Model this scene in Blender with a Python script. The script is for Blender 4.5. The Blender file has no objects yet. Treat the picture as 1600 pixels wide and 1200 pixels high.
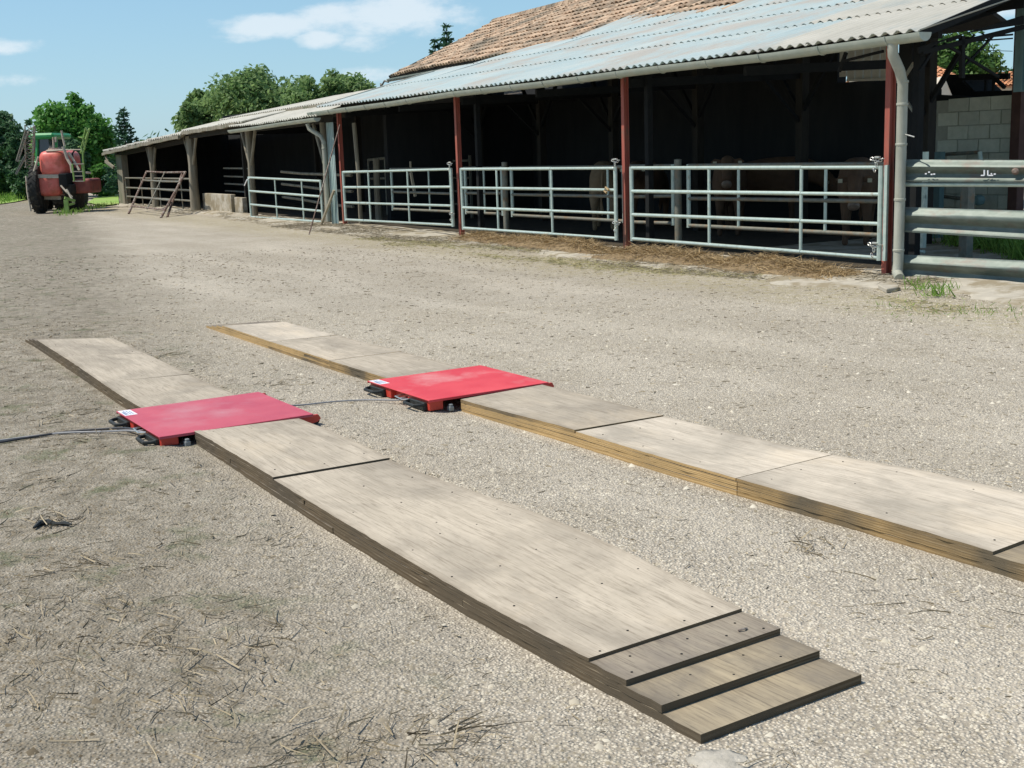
import bpy, bmesh, math, random
import numpy as np
from mathutils import Vector, Matrix
random.seed(7); rng = np.random.default_rng(7)
scn = bpy.context.scene
col = scn.collection
R_ = math.radians

# ------------------------------------------------------------------ camera
F_PX, PITCH, ROLL, EYE = 1929.6, .1876, -.0336, 1.6
_cp, _sp, _cr, _sr = math.cos(PITCH), math.sin(PITCH), math.cos(ROLL), math.sin(ROLL)
FW = np.array([0, _cp, -_sp]); _u0 = np.array([0, _sp, _cp]); _r0 = np.array([1., 0, 0])
RT = _r0*_cr+_u0*_sr; UP = _u0*_cr-_r0*_sr; EYEP = np.array([0, 0, EYE])
cd = bpy.data.cameras.new('camera'); cam = bpy.data.objects.new('camera', cd); col.objects.link(cam)
cd.sensor_width = 36; cd.lens = F_PX/1600*36; cd.clip_start = .05; cd.clip_end = 3000
M = Matrix(((RT[0], UP[0], -FW[0], 0), (RT[1], UP[1], -FW[1], 0), (RT[2], UP[2], -FW[2], EYE), (0, 0, 0, 1)))
cam.matrix_world = M
scn.camera = cam

# ------------------------------------------------------------------ world, sun, exposure
SUN_EL = R_(60); SUN_DIR = np.array([-1.0, -.12]); SUN_DIR = SUN_DIR/np.linalg.norm(SUN_DIR)   # horizontal direction TOWARDS the sun
w = bpy.data.worlds.new('World'); scn.world = w; w.use_nodes = True
nt = w.node_tree; nt.nodes.clear()
def N(t, **k):
    n = nt.nodes.new(t)
    for a, b in k.items(): setattr(n, a, b)
    return n
out = N('ShaderNodeOutputWorld'); bg = N('ShaderNodeBackground'); bg.inputs[1].default_value = .10
sky = N('ShaderNodeTexSky'); sky.sky_type = 'NISHITA'; sky.sun_disc = False
sky.sun_elevation = SUN_EL; sky.sun_rotation = math.atan2(SUN_DIR[0], SUN_DIR[1]); sky.air_density = 1.0; sky.dust_density = .4; sky.ozone_density = 3.0
tc = N('ShaderNodeTexCoord')
def vmath(op, a, b=None):
    n = N('ShaderNodeVectorMath', operation=op); nt.links.new(a, n.inputs[0])
    if b is not None:
        if isinstance(b, (tuple, list)): n.inputs[1].default_value = b
        else: nt.links.new(b, n.inputs[1])
    return n
def math_(op, a, b=None, c=None, clamp=False):
    n = N('ShaderNodeMath', operation=op); n.use_clamp = clamp
    for i, v in enumerate((a, b, c)):
        if v is None: continue
        if isinstance(v, (int, float)): n.inputs[i].default_value = v
        else: nt.links.new(v, n.inputs[i])
    return n.outputs[0]
sep = N('ShaderNodeSeparateXYZ'); nt.links.new(tc.outputs['Generated'], sep.inputs[0])
# flat cloud layer: project the view direction on a plane high above
zz = math_('MAXIMUM', sep.outputs[2], .02)
zz2 = math_('ADD', zz, .06)
cx = math_('DIVIDE', sep.outputs[0], zz2); cy = math_('DIVIDE', sep.outputs[1], zz2)
cmb = N('ShaderNodeCombineXYZ'); nt.links.new(cx, cmb.inputs[0]); nt.links.new(cy, cmb.inputs[1])
az = math_('ARCTAN2', sep.outputs[0], sep.outputs[1]); el = math_('ARCSINE', sep.outputs[2])
nz = N('ShaderNodeTexNoise'); nz.inputs['Scale'].default_value = 17; nz.inputs['Detail'].default_value = 7; nz.inputs['Roughness'].default_value = .6
nt.links.new(vmath('MULTIPLY', tc.outputs['Generated'], (1, 1, 2.2)).outputs[0], nz.inputs['Vector'])
nsum = None
# separate fair-weather clouds: (azimuth, elevation, half width, half height, weight) in degrees
CL = [(-4.9, 5.9, 3.9, .95, 1.0), (-10.6, 5.6, 2.6, .6, .8), (-8.0, 5.05, 1.3, .45, .9), (-11.2, 7.6, 5.2, .65, .85), (-21.3, 3.6, 1.8, .4, .6), (-21.6, 4.9, 1.5, .35, .35),
      (-6.0, 4.9, 1.8, .5, .45), (-3, 8.6, 7, .7, .7), (-6.0, 3.6, 1.6, .45, .5), (9, 7.2, 6, 1.2, .9), (24, 5.5, 6, 1.1, .9), (-38, 6.5, 6, 1.2, .9), (-60, 9, 9, 2, .9), (50, 9, 9, 2, .9),
      (-20, 16, 10, 2.2, .8), (15, 18, 12, 2.6, .9), (80, 14, 10, 2, .8), (-95, 15, 10, 2, .8), (130, 12, 10, 2, .8), (-140, 12, 10, 2, .8), (175, 16, 12, 2.5, .8)]
for (a, e, ha, he, wt) in CL:
    da = math_('DIVIDE', math_('SUBTRACT', az, R_(a)), R_(ha)); de = math_('DIVIDE', math_('SUBTRACT', el, R_(e)), R_(he))
    r2 = math_('ADD', math_('MULTIPLY', da, da), math_('MULTIPLY', de, de))
    g = math_('MULTIPLY', math_('SUBTRACT', 1.0, r2, clamp=False), wt)
    nsum = g if nsum is None else math_('MAXIMUM', nsum, g)
nv = math_('MULTIPLY', math_('SUBTRACT', nz.outputs[0], .5), 3.4)
dens = math_('MULTIPLY', math_('ADD', nsum, nv), 1.0)
ramp = N('ShaderNodeMapRange'); ramp.interpolation_type = 'SMOOTHSTEP'
nt.links.new(dens, ramp.inputs[0]); ramp.inputs[1].default_value = -.15; ramp.inputs[2].default_value = .85; ramp.inputs[3].default_value = 0; ramp.inputs[4].default_value = .62
hz = N('ShaderNodeMapRange'); nt.links.new(sep.outputs[2], hz.inputs[0]); hz.inputs[1].default_value = 0.0; hz.inputs[2].default_value = .5; hz.inputs[3].default_value = .55; hz.inputs[4].default_value = .12
mx0 = N('ShaderNodeMixRGB'); nt.links.new(hz.outputs[0], mx0.inputs[0]); nt.links.new(sky.outputs[0], mx0.inputs[1]); mx0.inputs[2].default_value = (2.6, 5.3, 7.3, 1)
mx = N('ShaderNodeMixRGB'); nt.links.new(ramp.outputs[0], mx.inputs[0]); nt.links.new(mx0.outputs[0], mx.inputs[1]); mx.inputs[2].default_value = (7.6, 8.0, 8.3, 1)
nt.links.new(mx.outputs[0], bg.inputs[0]); nt.links.new(bg.outputs[0], out.inputs[0])
sd = bpy.data.lights.new('sun', 'SUN'); sd.energy = 4.0; sd.angle = R_(.55); sd.color = (1, .94, .84)
sun = bpy.data.objects.new('sun', sd); col.objects.link(sun)
sv = Vector((SUN_DIR[0]*math.cos(SUN_EL), SUN_DIR[1]*math.cos(SUN_EL), math.sin(SUN_EL)))
sun.rotation_euler = sv.to_track_quat('Z', 'Y').to_euler(); sun.location = (-30, -5, 60)
scn.view_settings.view_transform = 'Standard'; scn.view_settings.look = 'None'; scn.view_settings.gamma = 1; scn.view_settings.exposure = .28
scn.render.resolution_x = 1024; scn.render.resolution_y = 768
scn.render.engine = 'CYCLES'

# ------------------------------------------------------------------ frames of reference
BO = np.array([4.3354, 14.1406, 0]); _th = 1.0604          # corner post of the cattle shed; s runs along the front, t into the shed
BU = np.array([-math.cos(_th), math.sin(_th), 0]); BN = np.array([math.sin(_th), math.cos(_th), 0])
SO = np.array([.4806, 3.1149, 0]); _ph = 1.0158            # near corner of the left plank track
SU = np.array([-math.cos(_ph), math.sin(_ph), 0]); SN = np.array([math.sin(_ph), math.cos(_ph), 0])
ZV = np.array([0, 0, 1.])
def B(s, t, z): return BO+BU*s+BN*t+ZV*z
def S(s, t, z): return SO+SU*s+SN*t+ZV*z
def ray(x, y): return FW+RT*(x-800)/F_PX-UP*(y-600)/F_PX
def bt(x, y, t):                                           # where a sight line meets the vertical plane t: (s, z)
    d = ray(x, y); P = EYEP+d*(((BO+BN*t-EYEP)@BN)/(d@BN)); return float((P-BO)@BU), float(P[2])
def Bt(x, y, t): s, z = bt(x, y, t); return B(s, t, z)
def Bs(x, y, s):
    d = ray(x, y); return EYEP+d*(((BO+BU*s-EYEP)@BU)/(d@BU))
def G(x, y, z=0.): d = ray(x, y); return EYEP+d*((z-EYE)/d[2])
def Dp(x, y, Y): d = ray(x, y); return EYEP+d*(Y/d[1])     # at depth Y

# ------------------------------------------------------------------ materials
def mat(name, c1, c2=None, scale=8, detail=6, rough=.8, bump=0., bscale=None, stretch=(1, 1, 1), metal=0., c3=None, s3=2., th3=(.55, .7), rot=0, rnd=0., coord='pos', spec=.4, rough2=None):
    m = bpy.data.materials.new(name); m.use_nodes = True; t = m.node_tree; ns = t.nodes; L = t.links.new
    b = ns['Principled BSDF']; b.inputs['Roughness'].default_value = rough; b.inputs['Metallic'].default_value = metal
    b.inputs['Specular IOR Level'].default_value = spec
    if coord == 'pos': g = ns.new('ShaderNodeNewGeometry'); src = g.outputs['Position']
    else: g = ns.new('ShaderNodeTexCoord'); src = g.outputs['Object']
    mp = ns.new('ShaderNodeMapping'); mp.inputs['Scale'].default_value = stretch; 
    r0 = ns.new('ShaderNodeMapping'); r0.inputs['Rotation'].default_value = (0, 0, rot); L(src, r0.inputs[0]); L(r0.outputs[0], mp.inputs[0])
    n1 = ns.new('ShaderNodeTexNoise'); n1.inputs['Scale'].default_value = scale; n1.inputs['Detail'].default_value = detail; n1.inputs['Roughness'].default_value = .62
    L(mp.outputs[0], n1.inputs[0])
    cr = ns.new('ShaderNodeMapRange'); cr.inputs[1].default_value = .32; cr.inputs[2].default_value = .68; L(n1.outputs[0], cr.inputs[0])
    mixn = ns.new('ShaderNodeMixRGB'); L(cr.outputs[0], mixn.inputs[0]); mixn.inputs[1].default_value = (*c1, 1); mixn.inputs[2].default_value = (*(c2 or c1), 1)
    o = mixn.outputs[0]
    if c3:
        n3 = ns.new('ShaderNodeTexNoise'); n3.inputs['Scale'].default_value = s3; n3.inputs['Detail'].default_value = 5; n3.inputs['Roughness'].default_value = .65; L(mp.outputs[0], n3.inputs[0])
        r3 = ns.new('ShaderNodeMapRange'); r3.inputs[1].default_value = th3[0]; r3.inputs[2].default_value = th3[1]; L(n3.outputs[0], r3.inputs[0])
        m3 = ns.new('ShaderNodeMixRGB'); L(r3.outputs[0], m3.inputs[0]); L(o, m3.inputs[1]); m3.inputs[2].default_value = (*c3, 1); o = m3.outputs[0]
    if rnd:
        oi = ns.new('ShaderNodeObjectInfo'); mr = ns.new('ShaderNodeMapRange'); mr.inputs[3].default_value = 1-rnd; mr.inputs[4].default_value = 1+rnd; L(oi.outputs['Random'], mr.inputs[0])
        hs = ns.new('ShaderNodeHueSaturation'); L(mr.outputs[0], hs.inputs['Value']); L(o, hs.inputs['Color']); o = hs.outputs[0]
    L(o, b.inputs['Base Color'])
    if rough2 is not None:
        rr = ns.new('ShaderNodeMapRange'); rr.inputs[3].default_value = rough; rr.inputs[4].default_value = rough2; L(n1.outputs[0], rr.inputs[0]); L(rr.outputs[0], b.inputs['Roughness'])
    if bump:
        nb = ns.new('ShaderNodeTexNoise'); nb.inputs['Scale'].default_value = bscale or scale*4; nb.inputs['Detail'].default_value = 5; L(mp.outputs[0], nb.inputs[0])
        bp = ns.new('ShaderNodeBump'); bp.inputs['Strength'].default_value = min(1, bump); bp.inputs['Distance'].default_value = .01; L(nb.outputs[0], bp.inputs['Height']); L(bp.outputs[0], b.inputs['Normal'])
    return m
def leafmat(name, c1, c2, tr=.35):
    m = bpy.data.materials.new(name); m.use_nodes = True; t = m.node_tree; ns = t.nodes; L = t.links.new
    b = ns['Principled BSDF']; b.inputs['Roughness'].default_value = .55; b.inputs['Specular IOR Level'].default_value = .3
    g = ns.new('ShaderNodeNewGeometry'); mixn = ns.new('ShaderNodeMixRGB'); L(g.outputs['Random Per Island'], mixn.inputs[0]); mixn.inputs[1].default_value = (*c1, 1); mixn.inputs[2].default_value = (*c2, 1)
    L(mixn.outputs[0], b.inputs['Base Color'])
    tl = ns.new('ShaderNodeBsdfTranslucent'); L(mixn.outputs[0], tl.inputs[0]); ms = ns.new('ShaderNodeMixShader'); ms.inputs[0].default_value = tr
    L(b.outputs[0], ms.inputs[1]); L(tl.outputs[0], ms.inputs[2]); L(ms.outputs[0], ns['Material Output'].inputs[0])
    return m
mats = {}
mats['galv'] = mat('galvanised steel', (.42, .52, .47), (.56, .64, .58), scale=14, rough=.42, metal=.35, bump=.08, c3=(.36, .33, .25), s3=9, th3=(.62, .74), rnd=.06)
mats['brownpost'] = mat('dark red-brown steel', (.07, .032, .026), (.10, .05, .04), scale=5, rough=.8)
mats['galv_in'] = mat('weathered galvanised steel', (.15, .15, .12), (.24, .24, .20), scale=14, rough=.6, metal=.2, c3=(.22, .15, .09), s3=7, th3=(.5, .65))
mats['chain'] = mat('chain steel', (.50, .50, .47), (.65, .65, .60), scale=60, rough=.35, metal=.8)
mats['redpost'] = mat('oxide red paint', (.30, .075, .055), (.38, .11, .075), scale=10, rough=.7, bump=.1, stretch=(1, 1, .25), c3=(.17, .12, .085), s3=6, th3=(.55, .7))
mats['gutter'] = mat('zinc gutter', (.36, .40, .34), (.46, .49, .42), scale=5, rough=.5, metal=.15, c3=(.38, .37, .29), s3=3, th3=(.55, .75), bump=.05)
mats['pipe'] = mat('zinc downpipe', (.30, .31, .26), (.42, .42, .35), scale=6, rough=.55, metal=.1, c3=(.30, .30, .23), s3=5, th3=(.5, .7), stretch=(1, 1, .4))
mats['sheet'] = mat('fibre cement sheet', (.34, .43, .44), (.43, .48, .46), scale=1.5, rough=.75, bump=.15, bscale=30, c3=(.40, .385, .345), s3=.8, th3=(.46, .6), rnd=.04, spec=.35)
mats['sheet_old'] = mat('old fibre cement sheet', (.44, .43, .37), (.56, .53, .46), scale=3, rough=.85, bump=.2, c3=(.26, .27, .20), s3=3, th3=(.55, .7), rnd=.08)
mats['tile'] = mat('terracotta tile', (.37, .245, .16), (.52, .395, .28), scale=3.5, rough=.9, bump=.2, bscale=40, c3=(.19, .16, .12), s3=1.0, th3=(.48, .62), rnd=.34)
mats['tile2'] = mat('orange terracotta tile', (.50, .20, .09), (.62, .32, .17), scale=2.5, rough=.9, c3=(.30, .18, .11), s3=1, rnd=.15)
mats['stone'] = mat('rubble stone wall', (.20, .17, .14), (.30, .26, .21), scale=5, rough=.95, bump=.6, bscale=14)
mats['dark'] = mat('shade-darkened boards', (.014, .016, .018), (.024, .026, .027), scale=4, rough=.95, stretch=(1, 1, .2))  # near-black colour stands in for the shade inside the sheds
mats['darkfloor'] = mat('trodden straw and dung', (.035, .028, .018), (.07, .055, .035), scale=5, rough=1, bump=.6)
mats['darksteel'] = mat('dark steel', (.009, .011, .012), (.016, .017, .017), scale=6, rough=.85, spec=.2)
mats['wood'] = mat('weathered oak', (.17, .15, .11), (.29, .26, .20), scale=9, rough=.9, bump=.4, stretch=(1, 1, .12), c3=(.10, .12, .07), s3=3)
mats['wooddark'] = mat('dark old timber', (.02, .018, .015), (.035, .032, .026), scale=9, rough=.95, bump=.3, stretch=(1, 1, .2))
mats['woodend'] = mat('pale new timber', (.45, .38, .27), (.55, .48, .36), scale=9, rough=.85, stretch=(1, 1, .2))
mats['rust'] = mat('rusty steel bar', (.10, .06, .045), (.20, .13, .10), scale=12, rough=.75, c3=(.32, .29, .25), s3=5, th3=(.5, .62), metal=.1)
mats['block'] = mat('concrete block', (.50, .53, .44), (.60, .62, .53), scale=12, rough=.95, bump=.5, bscale=80, rnd=.12)
mats['mortar'] = mat('mortar', (.34, .35, .30), (.40, .41, .35), scale=20, rough=.95, bump=.3)
mats['concrete'] = mat('old concrete', (.37, .335, .27), (.49, .445, .36), scale=5, rough=.95, bump=.5, bscale=35, c3=(.27, .225, .15), s3=2.2, th3=(.46, .58))
mats['blue'] = mat('blue-grey cladding', (.10, .18, .19), (.15, .24, .24), scale=4, rough=.6)
mats['teal'] = mat('pale teal metal sheet', (.26, .36, .34), (.36, .44, .42), scale=5, rough=.6, c3=(.3, .26, .2), s3=3, stretch=(1, 1, .4))
mats['render'] = mat('pale panel wall', (.40, .41, .35), (.50, .51, .44), scale=3, rough=.9, c3=(.3, .31, .27), s3=2, stretch=(1, 1, .3))
mats['renderwall'] = mat('cream render', (.52, .46, .37), (.60, .54, .45), scale=3, rough=.9)
mats['rubber'] = mat('tyre rubber', (.014, .015, .014), (.03, .03, .027), scale=15, rough=.9, c3=(.10, .09, .07), s3=7, th3=(.52, .7))
mats['tank'] = mat('faded red plastic tank', (.68, .12, .09), (.76, .22, .18), scale=4, rough=.45, c3=(.42, .10, .05), s3=1.6, th3=(.5, .65))
mats['tank2'] = mat('dark red painted steel', (.20, .05, .04), (.28, .08, .06), scale=5, rough=.6, c3=(.1, .05, .04), s3=4)
mats['cream'] = mat('dusty pale painted steel', (.42, .36, .28), (.52, .46, .36), scale=8, rough=.6, c3=(.25, .17, .12), s3=5)
mats['green'] = mat('green tractor paint', (.02, .24, .07), (.04, .32, .09), scale=4, rough=.4)
mats['lime'] = mat('yellow-green paint', (.16, .28, .06), (.24, .36, .10), scale=5, rough=.5)
mats['glassy'] = mat('cab glass', (.02, .03, .05), (.04, .05, .08), scale=2, rough=.1, spec=.8)
mats['padred_sheen'] = mat('red powder coat top with painted sheen', (.47, .055, .085), (.55, .10, .13), scale=4, rough=.34, rough2=.6, bump=.04, bscale=120, c3=(.52, .20, .22), s3=1.8, th3=(.5, .75), spec=.5)  # pinkish cast puts the plate's sky reflection into the red
mats['padside'] = mat('red powder coat frame', (.50, .045, .03), (.58, .07, .045), scale=6, rough=.42, c3=(.30, .06, .04), s3=8, th3=(.6, .75))
mats['black'] = mat('black rubber', (.012, .014, .014), (.03, .033, .03), scale=30, rough=.6)
mats['white'] = mat('white sticker', (.72, .73, .76), (.78, .78, .8), scale=30, rough=.5)
mats['ink'] = mat('blue-grey print', (.16, .22, .36), (.2, .27, .4), scale=30, rough=.5)
mats['grey'] = mat('grey housing', (.2, .22, .22), (.28, .3, .3), scale=20, rough=.5)
mats['cable'] = mat('dark cable', (.03, .03, .035), (.06, .06, .065), scale=30, rough=.5)
mats['cable2'] = mat('grey cable', (.22, .22, .23), (.3, .3, .3), scale=30, rough=.5)
mats['bark'] = mat('bark', (.07, .055, .04), (.13, .10, .075), scale=8, rough=.95, bump=.8, stretch=(1, 1, .2))
mats['leaf'] = leafmat('broad leaves', (.05, .12, .025), (.12, .22, .05))
mats['leaf_olive'] = leafmat('olive leaves', (.09, .18, .055), (.28, .40, .15), .5)
mats['leaf_bright'] = leafmat('bright leaves', (.06, .19, .035), (.17, .38, .08), .45)
mats['leaf_dark'] = leafmat('dark leaves', (.04, .10, .05), (.10, .20, .08), .4)
mats['needle'] = leafmat('spruce needles', (.03, .09, .05), (.08, .17, .09), .2)
mats['grass'] = leafmat('grass blades', (.13, .25, .035), (.26, .40, .08), .35)
mats['drygrass'] = leafmat('dry grass', (.28, .26, .12), (.46, .40, .20), .15)
mats['straw'] = leafmat('straw', (.22, .15, .075), (.52, .38, .20), .15)
mats['straw_old'] = leafmat('old grey straw', (.13, .11, .075), (.34, .29, .20), .1)
mats['twig'] = leafmat('dark twigs', (.07, .055, .035), (.42, .34, .215), .0)
mats['mound'] = mat('matted straw', (.14, .10, .055), (.28, .20, .11), scale=14, rough=1, bump=.9, bscale=40)
mats['field'] = mat('meadow', (.18, .32, .05), (.28, .42, .08), scale=.35, rough=1, c3=(.30, .36, .12), s3=.08, th3=(.4, .6), bump=.6, bscale=3)
mats['cow'] = mat('tan hide', (.20, .135, .075), (.28, .20, .12), scale=6, rough=.85, bump=.2, coord='obj')
mats['cow2'] = mat('brown hide', (.08, .045, .025), (.12, .07, .04), scale=6, rough=.85, bump=.2, coord='obj')
mats['muzzle'] = mat('pale muzzle', (.17, .13, .10), (.22, .17, .13), scale=20, rough=.6, coord='obj')
mats['tag'] = mat('ear tag', (.40, .38, .26), (.45, .42, .3), scale=20, rough=.5)

def bark_edge(name, c1, c2, dark):
    """plywood edge: thin veneers stacked in height"""
    m = bpy.data.materials.new(name); m.use_nodes = True; t = m.node_tree; ns = t.nodes; L = t.links.new
    b = ns['Principled BSDF']; b.inputs['Roughness'].default_value = .85; b.inputs['Specular IOR Level'].default_value = .2
    uv = ns.new('ShaderNodeUVMap'); uv.uv_map = 'edge'
    sp = ns.new('ShaderNodeSeparateXYZ'); L(uv.outputs[0], sp.inputs[0])
    ply = ns.new('ShaderNodeMath'); ply.operation = 'MULTIPLY'; L(sp.outputs[1], ply.inputs[0]); ply.inputs[1].default_value = 4.2
    fl = ns.new('ShaderNodeMath'); fl.operation = 'FLOOR'; L(ply.outputs[0], fl.inputs[0])
    odd = ns.new('ShaderNodeMath'); odd.operation = 'MODULO'; L(fl.outputs[0], odd.inputs[0]); odd.inputs[1].default_value = 2
    g = ns.new('ShaderNodeNewGeometry'); mp = ns.new('ShaderNodeMapping'); mp.inputs['Rotation'].default_value = (0, 0, 0); mp.inputs['Scale'].default_value = (1.3, 1.3, 60); L(g.outputs['Position'], mp.inputs[0])
    nzz = ns.new('ShaderNodeTexNoise'); nzz.inputs['Scale'].default_value = 3; nzz.inputs['Detail'].default_value = 8; nzz.inputs['Roughness'].default_value = .7; L(mp.outputs[0], nzz.inputs[0])
    n2 = ns.new('ShaderNodeTexNoise'); n2.inputs['Scale'].default_value = 1.7; n2.inputs['Detail'].default_value = 4; L(g.outputs['Position'], n2.inputs[0])
    r2 = ns.new('ShaderNodeMapRange'); r2.inputs[1].default_value = .42; r2.inputs[2].default_value = .62; L(n2.outputs[0], r2.inputs[0])
    r1 = ns.new('ShaderNodeMapRange'); r1.inputs[1].default_value = .3; r1.inputs[2].default_value = .7; L(nzz.outputs[0], r1.inputs[0])
    a = ns.new('ShaderNodeMixRGB'); L(r1.outputs[0], a.inputs[0]); a.inputs[1].default_value = (*c1, 1); a.inputs[2].default_value = (*c2, 1)
    c = ns.new('ShaderNodeMixRGB'); c.blend_type = 'MULTIPLY'; L(odd.outputs[0], c.inputs[0]); L(a.outputs[0], c.inputs[1]); c.inputs[2].default_value = (.72, .68, .62, 1)
    d = ns.new('ShaderNodeMixRGB'); L(r2.outputs[0], d.inputs[0]); L(c.outputs[0], d.inputs[1]); d.inputs[2].default_value = (*dark, 1)
    L(d.outputs[0], b.inputs['Base Color'])
    bp = ns.new('ShaderNodeBump'); bp.inputs['Strength'].default_value = .6; bp.inputs['Distance'].default_value = .004; L(nzz.outputs[0], bp.inputs['Height']); L(bp.outputs[0], b.inputs['Normal'])
    return m
mats['edge_dark'] = bark_edge('grimy plywood edge', (.105, .08, .052), (.20, .155, .10), (.10, .08, .055))
mats['edge_ochre'] = bark_edge('yellow plywood edge', (.46, .31, .14), (.62, .44, .22), (.36, .25, .12))
mats['edge_mix'] = bark_edge('weathered plywood edge', (.28, .19, .09), (.52, .36, .17), (.13, .105, .07))

def plytop(name, base, lite, stain):
    m = bpy.data.materials.new(name); m.use_nodes = True; t = m.node_tree; ns = t.nodes; L = t.links.new
    b = ns['Principled BSDF']; b.inputs['Specular IOR Level'].default_value = .25
    uv = ns.new('ShaderNodeUVMap'); uv.uv_map = 'edge'
    g = ns.new('ShaderNodeNewGeometry')
    ro = ns.new('ShaderNodeMapping'); ro.inputs['Rotation'].default_value = (0, 0, -(math.pi-_ph)); L(g.outputs['Position'], ro.inputs[0])
    oi = ns.new('ShaderNodeObjectInfo'); ad = ns.new('ShaderNodeVectorMath'); ad.operation = 'ADD'; cb = ns.new('ShaderNodeCombineXYZ')
    ml = ns.new('ShaderNodeMath'); ml.operation = 'MULTIPLY'; L(oi.outputs['Random'], ml.inputs[0]); ml.inputs[1].default_value = 40; L(ml.outputs[0], cb.inputs[0]); L(ml.outputs[0], cb.inputs[1])
    L(ro.outputs[0], ad.inputs[0]); L(cb.outputs[0], ad.inputs[1])
    def noise(sc, st, det=7, ro_=.65):
        mp = ns.new('ShaderNodeMapping'); mp.inputs['Scale'].default_value = st; L(ad.outputs[0], mp.inputs[0])
        n = ns.new('ShaderNodeTexNoise'); n.inputs['Scale'].default_value = sc; n.inputs['Detail'].default_value = det; n.inputs['Roughness'].default_value = ro_; n.inputs['Distortion'].default_value = .4; L(mp.outputs[0], n.inputs[0]); return n
    def rng_(n, a, c, lo=0, hi=1):
        r = ns.new('ShaderNodeMapRange'); r.inputs[1].default_value = a; r.inputs[2].default_value = c; r.inputs[3].default_value = lo; r.inputs[4].default_value = hi; L(n.outputs[0], r.inputs[0]); return r
    grain = noise(22, (.10, 1, 1)); blot = noise(2.3, (.7, 1, 1), 5); fine = noise(120, (.05, 1, 1), 4); st = noise(1.1, (.6, 1.3, 1), 6, .7)
    def mixc(f, c1, c2, mode='MIX'):
        x = ns.new('ShaderNodeMixRGB'); x.blend_type = mode; L(f.outputs[0], x.inputs[0])
        for i, c in ((1, c1), (2, c2)):
            if isinstance(c, tuple): x.inputs[i].default_value = (*c, 1)
            else: L(c.outputs[0], x.inputs[i])
        return x
    a = mixc(rng_(grain, .3, .7), base, lite)
    c = mixc(rng_(blot, .42, .66, 0, .85), a, stain)
    d = mixc(rng_(fine, .50, .68, 0, .55), c, (stain[0]*.6, stain[1]*.55, stain[2]*.5))
    e = mixc(rng_(st, .55, .70, 0, .5), d, (lite[0]*1.08, lite[1]*1.02, lite[2]*.92))
    # grime along the side edges and near the board ends (uv.x along, uv.y across, both 0..1)
    sp = ns.new('ShaderNodeSeparateXYZ'); L(uv.outputs[0], sp.inputs[0])
    def edge(o, wd):
        q = ns.new('ShaderNodeMath'); q.operation = 'SUBTRACT'; q.inputs[0].default_value = 1; L(o, q.inputs[1])
        mn = ns.new('ShaderNodeMath'); mn.operation = 'MINIMUM'; L(o, mn.inputs[0]); L(q.outputs[0], mn.inputs[1])
        r = ns.new('ShaderNodeMapRange'); r.inputs[1].default_value = 0; r.inputs[2].default_value = wd; r.inputs[3].default_value = .55; r.inputs[4].default_value = 0; L(mn.outputs[0], r.inputs[0]); return r
    ee = edge(sp.outputs[1], .06); mlt = ns.new('ShaderNodeMath'); mlt.operation = 'MULTIPLY'; L(ee.outputs[0], mlt.inputs[0]); L(rng_(blot, .3, .6).outputs[0], mlt.inputs[1])
    f = mixc(mlt, e, (stain[0]*.8, stain[1]*.75, stain[2]*.68))
    hs = ns.new('ShaderNodeHueSaturation'); mr = ns.new('ShaderNodeMapRange'); mr.inputs[3].default_value = .90; mr.inputs[4].default_value = 1.07; L(oi.outputs['Random'], mr.inputs[0]); L(mr.outputs[0], hs.inputs['Value']); L(f.outputs[0], hs.inputs['Color'])
    L(hs.outputs[0], b.inputs['Base Color']); b.inputs['Roughness'].default_value = .82
    bp = ns.new('ShaderNodeBump'); bp.inputs['Strength'].default_value = .35; bp.inputs['Distance'].default_value = .003; L(grain.outputs[0], bp.inputs['Height']); L(bp.outputs[0], b.inputs['Normal'])
    return m
mats['ply_pale'] = plytop('bleached plywood', (.41, .352, .27), (.56, .485, .38), (.295, .255, .20))
mats['ply_bright'] = plytop('sun bleached plywood', (.46, .40, .315), (.63, .55, .44), (.34, .30, .24))
mats['ply_dirty'] = plytop('dirty plywood', (.24, .20, .155), (.34, .29, .215), (.15, .13, .11))
mats['ply_golden'] = plytop('trodden plywood', (.27, .22, .15), (.42, .345, .23), (.16, .14, .115))

# ------------------------------------------------------------------ object helpers
def tag(o, label=None, cat=None, group=None, kind=None):
    if label: o['label'] = label
    if cat: o['category'] = cat
    if group: o['group'] = group
    if kind: o['kind'] = kind
    return o
WLOC = {}
def thing(name, label, cat, loc, group=None):
    o = bpy.data.objects.new(name, None); o.empty_display_size = .2; o.location = tuple(loc); col.objects.link(o)
    WLOC[o.name] = np.array(loc, float)
    return tag(o, label, cat, group)
def np_mesh(name, V, Fc, m, smooth=False):
    me = bpy.data.meshes.new(name); V = np.asarray(V, np.float32); Fc = np.asarray(Fc, np.int32)
    k = Fc.shape[1]; me.vertices.add(len(V)); me.vertices.foreach_set('co', V.ravel()); me.loops.add(Fc.size); me.loops.foreach_set('vertex_index', Fc.ravel())
    me.polygons.add(len(Fc)); me.polygons.foreach_set('loop_start', np.arange(0, Fc.size, k, dtype=np.int32)); me.polygons.foreach_set('loop_total', np.full(len(Fc), k, np.int32))
    if smooth: me.polygons.foreach_set('use_smooth', np.ones(len(Fc), bool))
    me.materials.append(m); me.update(calc_edges=True); return me
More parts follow.
